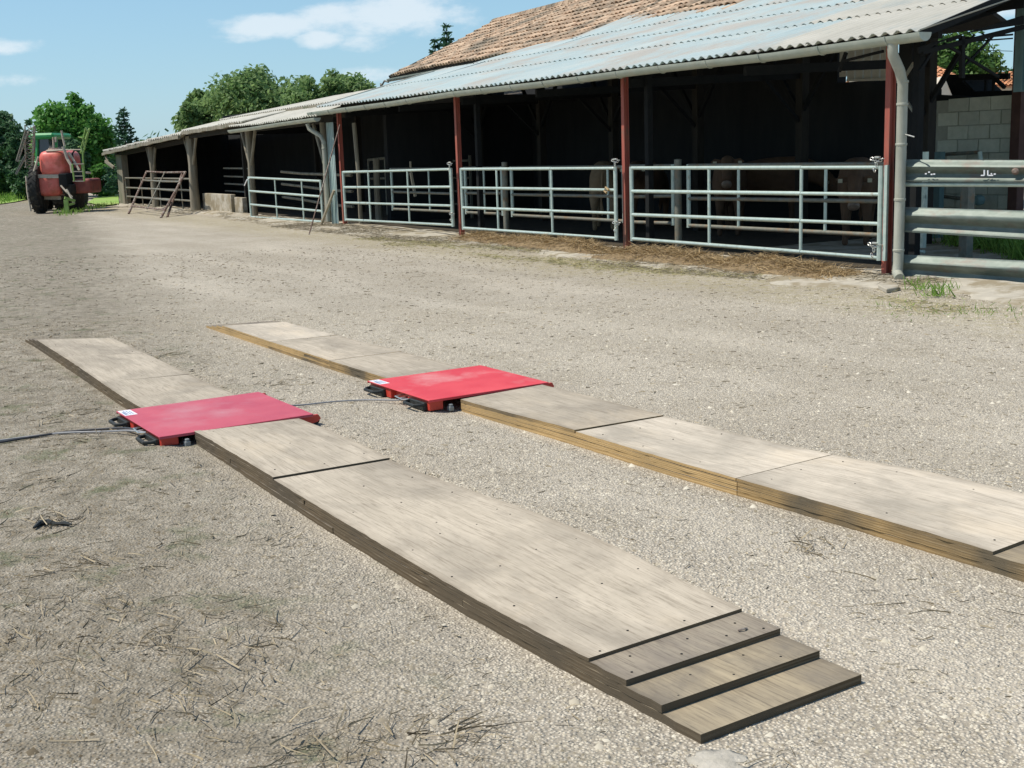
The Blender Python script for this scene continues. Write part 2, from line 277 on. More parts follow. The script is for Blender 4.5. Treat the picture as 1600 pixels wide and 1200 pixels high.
def link(name, me, parent=None, base=None):
    """mesh in world coordinates -> object whose origin is its parent's base, or the foot of its own bounding box"""
    if parent is not None: base = WLOC[parent.name]
    elif base is None:
        a = np.empty(len(me.vertices)*3, np.float32); me.vertices.foreach_get('co', a); a = a.reshape(-1, 3)
        base = np.array([(a[:, 0].min()+a[:, 0].max())/2, (a[:, 1].min()+a[:, 1].max())/2, a[:, 2].min()])
    me.transform(Matrix.Translation(Vector([-float(v) for v in base])))
    o = bpy.data.objects.new(name, me); col.objects.link(o)
    if parent is not None: o.parent = parent
    else: o.location = tuple(base)
    WLOC[o.name] = np.array(base, float)
    return o
class MB:
    def __init__(s): s.v = []; s.f = []; s.mi = []
    def add(s, vs, fs, mi=0):
        b = len(s.v); s.v += [tuple(map(float, p)) for p in vs]; s.f += [[b+i for i in f] for f in fs]; s.mi += [mi]*len(fs); return s
    def hexa(s, c8, mi=0):
        return s.add(c8, [(0, 3, 2, 1), (4, 5, 6, 7), (0, 1, 5, 4), (1, 2, 6, 5), (2, 3, 7, 6), (3, 0, 4, 7)], mi)
    def box(s, o, a, b, c, mi=0):                          # corner o, edge vectors
        o, a, b, c = map(np.array, (o, a, b, c)); return s.hexa([o, o+a, o+a+b, o+b, o+c, o+a+c, o+a+b+c, o+b+c], mi)
    def beam(s, p, q, w, h, up=(0, 0, 1), mi=0):
        p, q = np.array(p, float), np.array(q, float); d = q-p; d /= np.linalg.norm(d); up = np.array(up, float)
        if abs(d@up) > .98: up = BN
        x = np.cross(d, up); x /= np.linalg.norm(x); y = np.cross(x, d)
        c = [(-1, -1), (1, -1), (1, 1), (-1, 1)]
        return s.hexa([p+x*w/2*a+y*h/2*b for a, b in c]+[q+x*w/2*a+y*h/2*b for a, b in c], mi)
    def tube(s, pts, r, n=8, cap=True, mi=0, r2=None):
        pts = [np.array(p, float) for p in pts]; rs = [r]*len(pts) if not isinstance(r, (list, tuple)) else r
        rings = []; ref = None
        for i, p in enumerate(pts):
            d = pts[min(i+1, len(pts)-1)]-pts[max(i-1, 0)]; d /= np.linalg.norm(d)
            if ref is None: ref = np.array([0, 0, 1.]) if abs(d[2]) < .9 else np.array([1., 0, 0])
            x = np.cross(d, ref); x /= np.linalg.norm(x); y = np.cross(x, d); ref = y
            rings.append([p+(x*math.cos(2*math.pi*k/n)+y*math.sin(2*math.pi*k/n))*rs[i] for k in range(n)])
        vs = [q for rg in rings for q in rg]; fs = []
        for i in range(len(pts)-1):
            for k in range(n): fs.append((i*n+k, i*n+(k+1) % n, (i+1)*n+(k+1) % n, (i+1)*n+k))
        if cap: fs.append(tuple(range(n-1, -1, -1))); fs.append(tuple((len(pts)-1)*n+k for k in range(n)))
        return s.add(vs, fs, mi)
    def lathe(s, c, ax, prof, n=24, mi=0):                 # prof: (along, radius)
        c = np.array(c, float); ax = np.array(ax, float); ax /= np.linalg.norm(ax); ref = np.array([0, 0, 1.]) if abs(ax[2]) < .9 else np.array([1., 0, 0])
        x = np.cross(ax, ref); x /= np.linalg.norm(x); y = np.cross(x, ax)
        vs = [c+ax*a+(x*math.cos(2*math.pi*k/n)+y*math.sin(2*math.pi*k/n))*r for a, r in prof for k in range(n)]; fs = []
        for i in range(len(prof)-1):
            for k in range(n): fs.append((i*n+k, (i+1)*n+k, (i+1)*n+(k+1) % n, i*n+(k+1) % n))
        fs.append(tuple(range(n))); fs.append(tuple((len(prof)-1)*n+n-1-k for k in range(n)))
        return s.add(vs, fs, mi)
    def prism(s, poly, d, mi=0):                           # polygon extruded by vector d
        n = len(poly); poly = [np.array(p, float) for p in poly]; d = np.array(d, float)
        return s.add(poly+[p+d for p in poly], [tuple(range(n-1, -1, -1)), tuple(range(n, 2*n))]+[(i, (i+1) % n, n+(i+1) % n, n+i) for i in range(n)], mi)
    def mesh(s, name, ms, smooth=False, bevel=0.):
        if not isinstance(ms, (list, tuple)): ms = [ms]
        me = bpy.data.meshes.new(name); me.from_pydata(s.v, [], s.f)
        for m in ms: me.materials.append(m)
        me.polygons.foreach_set('material_index', s.mi)
        bm = bmesh.new(); bm.from_mesh(me)
        bmesh.ops.recalc_face_normals(bm, faces=bm.faces)
        if bevel:
            bmesh.ops.bevel(bm, geom=[e for e in bm.edges if len(e.link_faces) == 2 and e.calc_face_angle(0) > .6], offset=bevel, segments=1, affect='EDGES')
        bm.to_mesh(me); bm.free()
        if smooth: me.polygons.foreach_set('use_smooth', [True]*len(me.polygons)); me.set_sharp_from_angle(angle=R_(40))
        me.update(); return me
    def build(s, name, ms, parent=None, smooth=False, bevel=0., base=None):
        return link(name, s.mesh(name, ms, smooth, bevel), parent, base)
def dupe(o, parent, loc=None, rot=None):
    c = o.copy(); col.objects.link(c); c.parent = parent
    if loc is not None: c.location = tuple(loc)
    if rot is not None: c.rotation_euler = rot
    return c

# ------------------------------------------------------------------ ground heights (strip frame)
def ip(s, pts):
    xs, ys = zip(*pts); return np.interp(s, xs, ys)
P0 = [(-1.5, 0), (0, 0), (.5, -.02), (1, -.035), (1.7, -.035), (2.6, -.02), (3.2, -.002), (3.8, .010), (4.4, .010), (5.3, -.008), (5.8, -.006), (6.5, .022), (7.5, .055), (8.4, .08), (9, .09), (11, .0)]
P1 = [(-1.5, 0), (0, .010), (.5, -.014), (.85, .010), (1.2, .030), (1.56, .036), (2.16, .018), (2.5, 0), (3.08, -.015), (3.65, .004), (4.1, -.003), (5.3, -.008), (6.3, -.004), (7.6, .02), (8.8, .03), (11, 0)]
P2 = [(-1.5, 0), (.25, .005), (.84, .003), (1.2, -.004), (1.8, -.012), (2.5, -.02), (3.1, -.014), (3.7, -.028), (4.4, -.042), (5.3, -.03), (6.5, -.028), (7.7, -.02), (9, -.008), (11, 0)]
P3 = [(-1.5, 0), (.7, .04), (1.03, .045), (1.65, .012), (1.9, -.008), (2.2, -.010), (3.1, -.02), (4.1, -.022), (5.3, -.034), (6.3, -.026), (7.7, -.034), (9, -.034), (11, 0)]
SW = .6245; RS = 1.74
def smooth_ip(s, P):
    s = np.asarray(s, float); return sum(ip(s+d, P) for d in (-.3, -.15, 0, .15, .3))/5
def gh_st(s, t):
    s = np.asarray(s, float); t = np.asarray(t, float)
    h = [smooth_ip(s, P) for P in (P0, P1, P2, P3)]; T = [0, SW, RS, RS+SW]
    z = np.where(t < T[1], h[0]+(h[1]-h[0])*np.clip(t/T[1], 0, 1), np.where(t < T[2], h[1]+(h[2]-h[1])*np.clip((t-T[1])/(T[2]-T[1]), 0, 1), h[2]+(h[3]-h[2])*np.clip((t-T[2])/SW, 0, 1)))
    fade = np.clip(1-(-t)/1.6, 0, 1)*np.clip(1-(t-T[3])/1.6, 0, 1); return z*fade
def noise2(x, y, seed=0):
    x = np.asarray(x, float); y = np.asarray(y, float); z = 0
    r = np.random.default_rng(seed)
    for k in range(14):
        a = r.uniform(0, 6.28); f = r.uniform(.3, 3.2); z = z+np.sin((x*math.cos(a)+y*math.sin(a))*f+r.uniform(0, 6.28))/(1+f)
    return z/4
def gh(x, y):
    x = np.asarray(x, float); y = np.asarray(y, float)
    s = (x-SO[0])*SU[0]+(y-SO[1])*SU[1]; t = (x-SO[0])*SN[0]+(y-SO[1])*SN[1]
    bt_ = (x-BO[0])*BN[0]+(y-BO[1])*BN[1]
    z = gh_st(s, t)
    z = z+.028*np.exp(-((s-4.6)/.85)**2)*np.exp(-(np.clip(np.abs(t-.25)-.5, 0, 9)/.35)**2)+.012*np.exp(-((s-4.6)/.85)**2)*np.exp(-(np.clip(np.abs(t-RS-.25)-.5, 0, 9)/.35)**2)
    m = np.clip(1-np.abs(bt_)/2.5, 0, 1)                   # flat in front of the shed
    near = np.clip((y-1)/6, .25, 1)
    inside = ((t > -.12) & (t < SW+.12) | (t > RS-.12) & (t < RS+SW+.12)) & (s > -.3) & (s < 9.6)
    z = z+np.where(inside, -.004, noise2(x, y, 3)*.022*near*(1-m*.7)+noise2(x*5, y*5, 5)*.004)
    return z

# ------------------------------------------------------------------ ground sheet
def axis(lo, a, b, hi, d, g=1.10):
    c = list(np.arange(a, b, d)); x, st = b, d
    while x < hi: c.append(x); st *= g; x += st
    c.append(hi); x, st = a-d, d
    l = []
    while x > lo: l.append(x); st *= g; x -= st
    l.append(lo); return np.array(l[::-1]+c)
xs = axis(-900, -4.5, 5.5, 900, .06); ys = axis(-60, 2.2, 14, 1500, .06)
X, Y = np.meshgrid(xs, ys, indexing='ij'); Z = gh(X, Y); nx, ny = X.shape
V = np.stack([X.ravel(), Y.ravel(), Z.ravel()], 1); I = np.arange(nx*ny).reshape(nx, ny)
Fq = np.stack([I[:-1, :-1].ravel(), I[1:, :-1].ravel(), I[1:, 1:].ravel(), I[:-1, 1:].ravel()], 1)

def ground_mat():
    m = bpy.data.materials.new('gravel yard'); m.use_nodes = True; t = m.node_tree; ns = t.nodes; L = t.links.new
    b = ns['Principled BSDF']; b.inputs['Roughness'].default_value = .95; b.inputs['Specular IOR Level'].default_value = .15
    g = ns.new('ShaderNodeNewGeometry')
    def noise(sc, det=6, ro=.62, st=(1, 1, 1), dist=0):
        mp = ns.new('ShaderNodeMapping'); mp.inputs['Scale'].default_value = st; L(g.outputs['Position'], mp.inputs[0])
        n = ns.new('ShaderNodeTexNoise'); n.inputs['Scale'].default_value = sc; n.inputs['Detail'].default_value = det; n.inputs['Roughness'].default_value = ro; n.inputs['Distortion'].default_value = dist; L(mp.outputs[0], n.inputs[0]); return n
    def rg(n, a, c, lo=0., hi=1., o=0):
        r = ns.new('ShaderNodeMapRange'); r.inputs[1].default_value = a; r.inputs[2].default_value = c; r.inputs[3].default_value = lo; r.inputs[4].default_value = hi; L(n.outputs[o], r.inputs[0]); return r
    def mixc(f, c1, c2, mode='MIX'):
        x = ns.new('ShaderNodeMixRGB'); x.blend_type = mode
        if isinstance(f, float): x.inputs[0].default_value = f
        else: L(f.outputs[0], x.inputs[0])
        for i, c in ((1, c1), (2, c2)):
            if isinstance(c, tuple): x.inputs[i].default_value = (*c, 1)
            else: L(c.outputs[0], x.inputs[i])
        return x
    def mth(op, a, c):
        x = ns.new('ShaderNodeMath'); x.operation = op; x.use_clamp = True
        for i, v in enumerate((a, c)):
            if isinstance(v, (int, float)): x.inputs[i].default_value = v
            else: L(v.outputs[0], x.inputs[i])
        return x
    vo = ns.new('ShaderNodeTexVoronoi'); vo.inputs['Scale'].default_value = 85; L(g.outputs['Position'], vo.inputs['Vector'])
    vo2 = ns.new('ShaderNodeTexVoronoi'); vo2.inputs['Scale'].default_value = 34; L(g.outputs['Position'], vo2.inputs['Vector'])
    big = noise(.35, 5); mid = noise(1.6, 6, .65, (1, 1, 1), .6); fine = noise(26, 6, .7); grit = noise(140, 3, .7)
    a = mixc(rg(big, .35, .65), (.53, .475, .385), (.63, .57, .47))
    c = mixc(rg(mid, .5, .72, 0, .55), a, (.44, .385, .295))
    bw = ns.new('ShaderNodeSeparateXYZ'); L(vo.outputs['Color'], bw.inputs[0])
    peb = mixc(rg(bw, 0, 1, 0, 1), (.62, .62, .62), (1.32, 1.31, 1.28)); 
    d = mixc(.75, c, peb, 'MULTIPLY')
    e = mixc(rg(vo, .35, .62, 0, .55), d, (.13, .105, .075))     # gaps between stones
    f = mixc(rg(fine, .56, .74, 0, .6), e, (.21, .175, .12))
    # worn lanes and dusty drifts running the way the wheels roll
    mpl = ns.new('ShaderNodeMapping'); mpl.inputs['Rotation'].default_value = (0, 0, -(math.pi-_ph)); L(g.outputs['Position'], mpl.inputs[0])
    mpl2 = ns.new('ShaderNodeMapping'); mpl2.inputs['Scale'].default_value = (.16, 1, 1); L(mpl.outputs[0], mpl2.inputs[0])
    ln_ = ns.new('ShaderNodeTexNoise'); ln_.inputs['Scale'].default_value = 1.3; ln_.inputs['Detail'].default_value = 5; L(mpl2.outputs[0], ln_.inputs[0])
    f = mixc(rg(ln_, .50, .70, 0, .28), f, (.66, .59, .48)); f = mixc(rg(ln_, .47, .33, 0, .30), f, (.38, .33, .255))
    # darker brown and green mottling towards the yard's left border
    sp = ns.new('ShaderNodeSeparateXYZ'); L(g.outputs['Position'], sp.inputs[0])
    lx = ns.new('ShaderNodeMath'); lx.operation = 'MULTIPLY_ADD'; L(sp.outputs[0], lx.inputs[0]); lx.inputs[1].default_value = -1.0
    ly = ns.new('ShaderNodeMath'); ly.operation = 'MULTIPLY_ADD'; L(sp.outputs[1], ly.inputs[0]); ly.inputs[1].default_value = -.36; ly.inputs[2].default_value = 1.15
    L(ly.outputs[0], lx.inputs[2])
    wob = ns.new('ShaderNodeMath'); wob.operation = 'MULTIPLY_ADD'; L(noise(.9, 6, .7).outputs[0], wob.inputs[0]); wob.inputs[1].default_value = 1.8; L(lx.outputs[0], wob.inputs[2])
    left_mask = rg(wob, .55, 1.75)
    ff = mixc(mth('MULTIPLY', rg(noise(7, 6, .75), .38, .62, .35, 1), mth('MULTIPLY', left_mask, .85)), f, (.17, .148, .11))
    left_green = mixc(mth('MULTIPLY', rg(noise(2.6, 6, .7), .55, .66, 0, .65), left_mask), ff, (.10, .12, .055))
    # straw coloured litter and greenish patches in front of the shed and along the yard
    dt = ns.new('ShaderNodeVectorMath'); dt.operation = 'DOT_PRODUCT'; L(g.outputs['Position'], dt.inputs[0]); dt.inputs[1].default_value = tuple(BN)
    sb = ns.new('ShaderNodeMath'); sb.operation = 'SUBTRACT'; L(dt.outputs['Value'], sb.inputs[0]); sb.inputs[1].default_value = float(BO@BN)
    n5 = ns.new('ShaderNodeMath'); n5.operation = 'MULTIPLY_ADD'; L(noise(.8, 5).outputs[0], n5.inputs[0]); n5.inputs[1].default_value = 1.6; L(sb.outputs[0], n5.inputs[2])
    bandA = rg(n5, -1.9, -1.1); bandB = rg(n5, .4, -.4)
    band = mth('MULTIPLY', bandA, bandB)
    h = mixc(mth('MULTIPLY', band, rg(noise(9, 6, .75), .42, .62, 0, .75)), left_green, (.33, .28, .15))
    hs = ns.new('ShaderNodeHueSaturation'); hs.inputs['Value'].default_value = 1.0; L(h.outputs[0], hs.inputs['Color'])
    L(hs.outputs[0], b.inputs['Base Color'])
    hsum = mth('ADD', rg(vo, 0, .6, 1, 0), mth('ADD', rg(fine, .2, .8, 0, .8), rg(vo2, .1, .6, .5, 0)))
    hsum.use_clamp = False
    bp = ns.new('ShaderNodeBump'); bp.inputs['Strength'].default_value = 1.; bp.inputs['Distance'].default_value = .007; L(hsum.outputs[0], bp.inputs['Height']); L(bp.outputs[0], b.inputs['Normal'])
    return m
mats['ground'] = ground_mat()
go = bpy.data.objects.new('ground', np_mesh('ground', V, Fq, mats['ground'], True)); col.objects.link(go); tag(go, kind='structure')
# meadow beyond the yard, following the edge of the gravel
def sheet(name, poly, z, m, kind='structure', sub=1):
    me = bpy.data.meshes.new(name); me.from_pydata([(p[0], p[1], z) for p in poly], [], [tuple(range(len(poly)))]); me.materials.append(m)
    bm = bmesh.new(); bm.from_mesh(me); bmesh.ops.recalc_face_normals(bm, faces=bm.faces)
    for f in bm.faces:
        if f.normal.z < 0: f.normal_flip()
    bm.to_mesh(me); bm.free(); o = bpy.data.objects.new(name, me); col.objects.link(o); return tag(o, kind=kind)
pA = [G(-60, 331), G(0, 320), G(22, 317), G(45, 312), G(66, 308), G(100, 300), G(128, 300), G(150, 297.5), G(184, 298)]
poly = [p[:2] for p in pA]+[(40, 75), (400, 400), (900, 1499), (-900, 1499), (-900, 60), (-40, 40)]
mats_f = sheet('meadow', [(float(a), float(b)) for a, b in poly], .045, mats['field'])
mats_v = sheet('verge', [tuple(G(*p)[:2]) for p in ((136, 318), (148, 311), (185, 303), (186, 320), (160, 323))], .05, mats['field'])

# ------------------------------------------------------------------ gravel, straw and litter (nobody could count them)
def stones(n, xr, yr, smin, smax, dens=None):
    x = rng.uniform(*xr, n); y = yr[0]+(yr[1]-yr[0])*rng.uniform(0, 1, n)**1.5
    keep = np.abs(x) < .46*y+.35
    s = (x-SO[0])*SU[0]+(y-SO[1])*SU[1]; t = (x-SO[0])*SN[0]+(y-SO[1])*SN[1]
    on = (((t > -.02) & (t < SW+.02)) | ((t > RS-.02) & (t < RS+SW+.02))) & (s > -.0) & (s < 9.1)
    on |= (s > 4.15) & (s < 5.4) & (((t > -.35) & (t < .95)) | ((t > 1.35) & (t < 2.7)))
    keep &= ~on
    x, y = x[keep], y[keep]; n = len(x)
    r = smin+(smax-smin)*rng.uniform(0, 1, n)**3.0
    base = np.array([(1, 0, 0), (0, 1, 0), (-1, 0, 0), (0, -1, 0), (0, 0, .75)], float)
    a = rng.uniform(0, 6.28, n); ca, sa = np.cos(a), np.sin(a)
    jit = rng.uniform(.65, 1.25, (n, 5, 1)); P = base[None]*jit*r[:, None, None]
    el_ = rng.uniform(.6, 1.2, n)[:, None]
    px = P[:, :, 0]*ca[:, None]-P[:, :, 1]*sa[:, None]*el_; py = P[:, :, 0]*sa[:, None]+P[:, :, 1]*ca[:, None]*el_
    top = rng.uniform(-.3, .3, (n, 2))*r[:, None]; px[:, 4] += top[:, 0]; py[:, 4] += top[:, 1]
    z = gh(x, y); V = np.stack([px+x[:, None], py+y[:, None], P[:, :, 2]+z[:, None]-.0015], 2).reshape(-1, 3)
    Fb = np.array([(0, 1, 4), (1, 2, 4), (2, 3, 4), (3, 0, 4)]); Fx = (np.arange(n)[:, None, None]*5+Fb[None]).reshape(-1, 3)
    return V, Fx
mg = bpy.data.materials.new('loose gravel'); mg.use_nodes = True
_n = mg.node_tree.nodes; _l = mg.node_tree.links.new
_g = _n.new('ShaderNodeNewGeometry'); _r = _n.new('ShaderNodeValToRGB'); _l(_g.outputs['Random Per Island'], _r.inputs[0])
_r.color_ramp.elements[0].color = (.24, .205, .145, 1); _r.color_ramp.elements[1].color = (.64, .59, .48, 1)
_e = _r.color_ramp.elements.new(.5); _e.color = (.46, .41, .315, 1)
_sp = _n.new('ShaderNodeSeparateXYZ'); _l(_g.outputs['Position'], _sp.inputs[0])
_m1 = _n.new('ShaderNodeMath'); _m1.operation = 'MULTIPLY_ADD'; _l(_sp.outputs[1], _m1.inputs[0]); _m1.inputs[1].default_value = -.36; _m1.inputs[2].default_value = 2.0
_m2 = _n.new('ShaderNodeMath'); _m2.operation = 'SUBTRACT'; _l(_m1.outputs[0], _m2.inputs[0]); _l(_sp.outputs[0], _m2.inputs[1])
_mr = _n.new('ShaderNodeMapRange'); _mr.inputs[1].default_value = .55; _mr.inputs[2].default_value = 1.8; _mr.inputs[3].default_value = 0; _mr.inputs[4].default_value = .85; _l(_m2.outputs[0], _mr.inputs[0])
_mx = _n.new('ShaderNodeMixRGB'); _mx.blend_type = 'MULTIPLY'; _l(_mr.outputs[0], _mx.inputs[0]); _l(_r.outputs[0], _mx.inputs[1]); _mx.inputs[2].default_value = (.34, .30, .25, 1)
_l(_mx.outputs[0], _n['Principled BSDF'].inputs['Base Color'])
_n['Principled BSDF'].inputs['Roughness'].default_value = .9; _n['Principled BSDF'].inputs['Specular IOR Level'].default_value = .2
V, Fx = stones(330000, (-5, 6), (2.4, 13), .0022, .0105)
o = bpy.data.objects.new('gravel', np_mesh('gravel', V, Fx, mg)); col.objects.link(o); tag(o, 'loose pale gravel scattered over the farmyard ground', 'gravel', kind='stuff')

def blades(P, D, ln, wd, curl=.15, seg=2):
    """thin bent blades: start P, direction D (unit), length, width"""
    n = len(P); P = np.asarray(P, float); D = np.asarray(D, float)
    side = np.cross(D, rng.normal(0, 1, (n, 3))); side /= np.linalg.norm(side, axis=1)[:, None]+1e-9
    up = np.cross(side, D); V = []
    c = rng.uniform(-curl, curl, n)
    for k in range(seg+1):
        u = k/seg; q = P+D*(ln*u)[:, None]+up*(c*ln*4*u*(1-u))[:, None]
        wk = wd*(1-.5*u)
        V += [q-side*(wk/2)[:, None], q+side*(wk/2)[:, None]]
    V = np.stack(V, 1).reshape(-1, 3); m = 2*(seg+1)
    Fb = np.array([(2*k, 2*k+1, 2*k+3, 2*k+2) for k in range(seg)]); return V, (np.arange(n)[:, None, None]*m+Fb[None]).reshape(-1, 4)
def merge(L):
    Vs, Fs, b = [], [], 0
    for V, Fx in L: Vs.append(V); Fs.append(Fx+b); b += len(V)
    return np.concatenate(Vs), np.concatenate(Fs)
def flat_dirs(n, tilt=.12):
    a = rng.uniform(0, 6.28, n); z = rng.uniform(-tilt, tilt, n); return np.stack([np.cos(a)*np.sqrt(1-z*z), np.sin(a)*np.sqrt(1-z*z), z], 1)
def offtrack(x, y):
    s = (x-SO[0])*SU[0]+(y-SO[1])*SU[1]; t = (x-SO[0])*SN[0]+(y-SO[1])*SN[1]
    return ~((((t > -.1) & (t < SW+.1)) | ((t > RS-.1) & (t < RS+SW+.1))) & (s > -.15) & (s < 9.2))
# dry stalks: clusters bottom left, loose ones everywhere
L1 = []
cl = [(150, 880), (255, 880), (300, 950), (385, 1010), (310, 1065), (430, 1010), (30, 1010), (60, 1090), (130, 1010), (200, 1165), (560, 1165), (640, 1180), (460, 1175), (250, 1010), (340, 1100),
      (90, 820), (440, 840), (30, 830), (700, 1150), (430, 600), (250, 560), (60, 660), (120, 700), (1230, 720), (1280, 860), (1180, 1190), (20, 900), (80, 960), (200, 950), (520, 1170), (1470, 950), (130, 650), (60, 760), (240, 770)]
for (px, py) in cl:
    c = G(px, py); n = rng.integers(14, 46); rad = rng.uniform(.05, .17)
    P = np.zeros((n, 3)); P[:, :2] = c[:2]+rng.normal(0, rad, (n, 2)); a0 = rng.uniform(0, 3.14); a = a0+rng.normal(0, .5, n)
    D = np.stack([np.cos(a), np.sin(a), rng.uniform(-.03, .10, n)], 1); ok = offtrack(P[:, 0], P[:, 1]) & offtrack(P[:, 0]+D[:, 0]*.1, P[:, 1]+D[:, 1]*.1)
    P, D = P[ok], D[ok]; n = len(P); P[:, 2] = gh(P[:, 0], P[:, 1])+rng.uniform(.002, .014, n)
    L1.append(blades(P, D, rng.uniform(.03, .15, n), rng.uniform(.0025, .0065, n), .25, 3))
V, Fx = merge(L1)
def scatter(n, xr, yr, pw=1.4, left=0.):
    x = rng.uniform(*xr, n); y = yr[0]+(yr[1]-yr[0])*rng.uniform(0, 1, n)**pw
    k = (np.abs(x) < .47*y+.3) & offtrack(x, y)
    if left: k &= (-x-.36*y+1.9+rng.normal(0, .6, n)) > 0
    x, y = x[k], y[k]; return np.stack([x, y, gh(x, y)+rng.uniform(.001, .006, len(x))], 1)
P = scatter(11000, (-5, 2), (2.4, 11), 1.3, 1.); n = len(P); L2 = [(V, Fx), blades(P, flat_dirs(n), rng.uniform(.01, .06, n), rng.uniform(.0015, .004, n), .3)]
V, Fx = merge(L2); o = bpy.data.objects.new('dry_stalks', np_mesh('dry_stalks', V, Fx, mats['twig'])); col.objects.link(o); tag(o, 'dark dry stalks and twigs littering the gravel at the near left', 'litter', kind='stuff')
P = scatter(15000, (-9, 9), (2.4, 20), 1.0); n = len(P)
V, Fx = blades(P, flat_dirs(n, .06), rng.uniform(.012, .075, n), rng.uniform(.0015, .004, n)); o = bpy.data.objects.new('loose_straw', np_mesh('loose_straw', V, Fx, mats['straw_old'])); col.objects.link(o); tag(o, 'short pale straw bits strewn thinly over the whole yard', 'straw', kind='stuff')

P = scatter(16000, (-9, 9), (3.2, 22), .8); n = len(P)
V, Fx = blades(P, flat_dirs(n, .05), rng.uniform(.012, .05, n), rng.uniform(.003, .008, n)*(.6+P[:, 1]/18), .2); o = bpy.data.objects.new('bark_litter', np_mesh('bark_litter', V, Fx, mats['twig'])); col.objects.link(o); tag(o, 'fine brown debris flecks spread across the whole yard', 'litter', kind='stuff')
V, Fx = stones(2600, (-5, 6), (2.4, 13), .008, .022); o = bpy.data.objects.new('coarse_gravel', np_mesh('coarse_gravel', V, Fx, mg)); col.objects.link(o); tag(o, 'sparse coarser stones among the fine gravel', 'gravel', kind='stuff')

# ------------------------------------------------------------------ concrete apron before the shed
def apron():
    ss = np.arange(-6.5, 40, .22); rows = np.linspace(0, 1, 9); V = []; 
    for s in ss:
        wd = 1.05+.28*math.sin(s*.9)+.2*math.sin(s*2.3+1)+.08*random.uniform(-1, 1)
        if s > 17: wd *= max(.35, 1-(s-17)*.05)
        for r in rows:
            t = .25-(wd+.25)*r; h = .055*(1-r)**.8+.012*math.sin(s*3.1+t*5)*math.sin(t*4+s)+.006*random.uniform(-1, 1)-.035*(r > .93)
            V.append(B(s, t, h+.004))
    n, k = len(ss), len(rows); I = np.arange(n*k).reshape(n, k)
    return np_mesh('concrete_apron', np.array(V), np.stack([I[:-1, :-1].ravel(), I[:-1, 1:].ravel(), I[1:, 1:].ravel(), I[1:, :-1].ravel()], 1), mats['concrete'], True)
ao = bpy.data.objects.new('concrete_apron', apron()); col.objects.link(ao); tag(ao, kind='structure')
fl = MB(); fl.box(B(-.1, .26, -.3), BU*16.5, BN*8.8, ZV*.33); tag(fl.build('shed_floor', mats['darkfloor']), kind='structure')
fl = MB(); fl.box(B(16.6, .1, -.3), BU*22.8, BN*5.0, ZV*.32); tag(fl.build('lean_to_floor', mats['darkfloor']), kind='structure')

fl = MB(); fl.box(B(-1.4, 1.3, -.3), BU*5.4, BN*3.7, ZV*.345); tag(fl.build('bounce_slab', mats['concrete']), kind='structure')  # pale slab added to bounce light onto the block wall

# straw heaps pushed up against the gates
def heap(name, label, s0, s1, tc_, hw, hh, n, m, seed):
    r = np.random.default_rng(seed)
    def hgt(s, t):
        u = (s-s0)/(s1-s0); e = np.clip(np.minimum(u, 1-u)*6, 0, 1); lump = .62+.38*np.sin(s*2.7+seed)*np.sin(s*1.1+seed*2)+.12*np.sin(s*9)
        return hh*e*lump*np.clip(1-((t-tc_)/hw)**2, 0, 1)
    ss = np.arange(s0, s1, .09); tt = np.linspace(tc_-hw, tc_+hw, 12); V = [B(s, t, hgt(s, t)+.02+.012*r.uniform(-1, 1)-(.05 if abs(t-tc_) > hw*.95 else 0)) for s in ss for t in tt]
    a, k = len(ss), len(tt); I = np.arange(a*k).reshape(a, k)
    root = thing(name, label, 'straw', B((s0+s1)/2, tc_, 0)); root['kind'] = 'stuff'
    link('matted_straw', np_mesh('matted_straw', np.array(V), np.stack([I[:-1, :-1].ravel(), I[:-1, 1:].ravel(), I[1:, 1:].ravel(), I[1:, :-1].ravel()], 1), mats['mound'], True), root)['kind'] = 'stuff'
    s = r.uniform(s0, s1, n); t = tc_+hw*r.normal(0, .42, n); z = hgt(s, t)+.03+r.uniform(0, .035, n)
    P = BO+s[:, None]*BU+t[:, None]*BN+z[:, None]*ZV
    link('straw_stalks', np_mesh('straw_stalks', *blades(P, flat_dirs(n, .45), r.uniform(.05, .24, n), r.uniform(.004, .010, n), .2), m), root)['kind'] = 'stuff'
heap('straw_heap', 'long brown straw heap under the widest gate beside the corner downpipe', .15, 5.05, -.38, .42, .15, 5200, mats['straw'], 1)
heap('straw_heap', 'brown straw heap under the second gate from the downpipe', 5.3, 9.9, -.30, .36, .15, 4200, mats['straw'], 4)
def scat_straw(name, label, s0, s1, t0, t1, n, m, ln=(.03, .15)):
    s = rng.uniform(s0, s1, n); t = rng.uniform(t0, t1, n)+noise2(s, s*0, 8)*.3; k = noise2(s*1.6, t*4, 11)+rng.normal(0, .10, n) > -.02; s, t = s[k], t[k]; n = len(s)
    P = BO+s[:, None]*BU+t[:, None]*BN; P[:, 2] = np.where(t > -1.1, .05*(1+t/1.1), 0)+.018
    o = bpy.data.objects.new(name, np_mesh(name, *blades(P, flat_dirs(n, .15), rng.uniform(*ln, n), rng.uniform(.003, .008, n), .2), m)); col.objects.link(o); tag(o, label, 'straw' if 'straw' in name else 'grass', kind='stuff')
scat_straw('strewn_straw', 'dull straw strewn over the concrete in front of the gates', -1, 18, -1.25, -.1, 14000, mats['straw_old'])
scat_straw('yellow_straw', 'yellowish trampled straw along the edge of the concrete', -2.5, 12, -1.9, -.9, 9000, mats['drygrass'])
scat_straw('shed_litter', 'dead straw along the foot of the far lean-to sheds', 16, 38, -1.0, .1, 5000, mats['straw_old'])
exec_order = 1

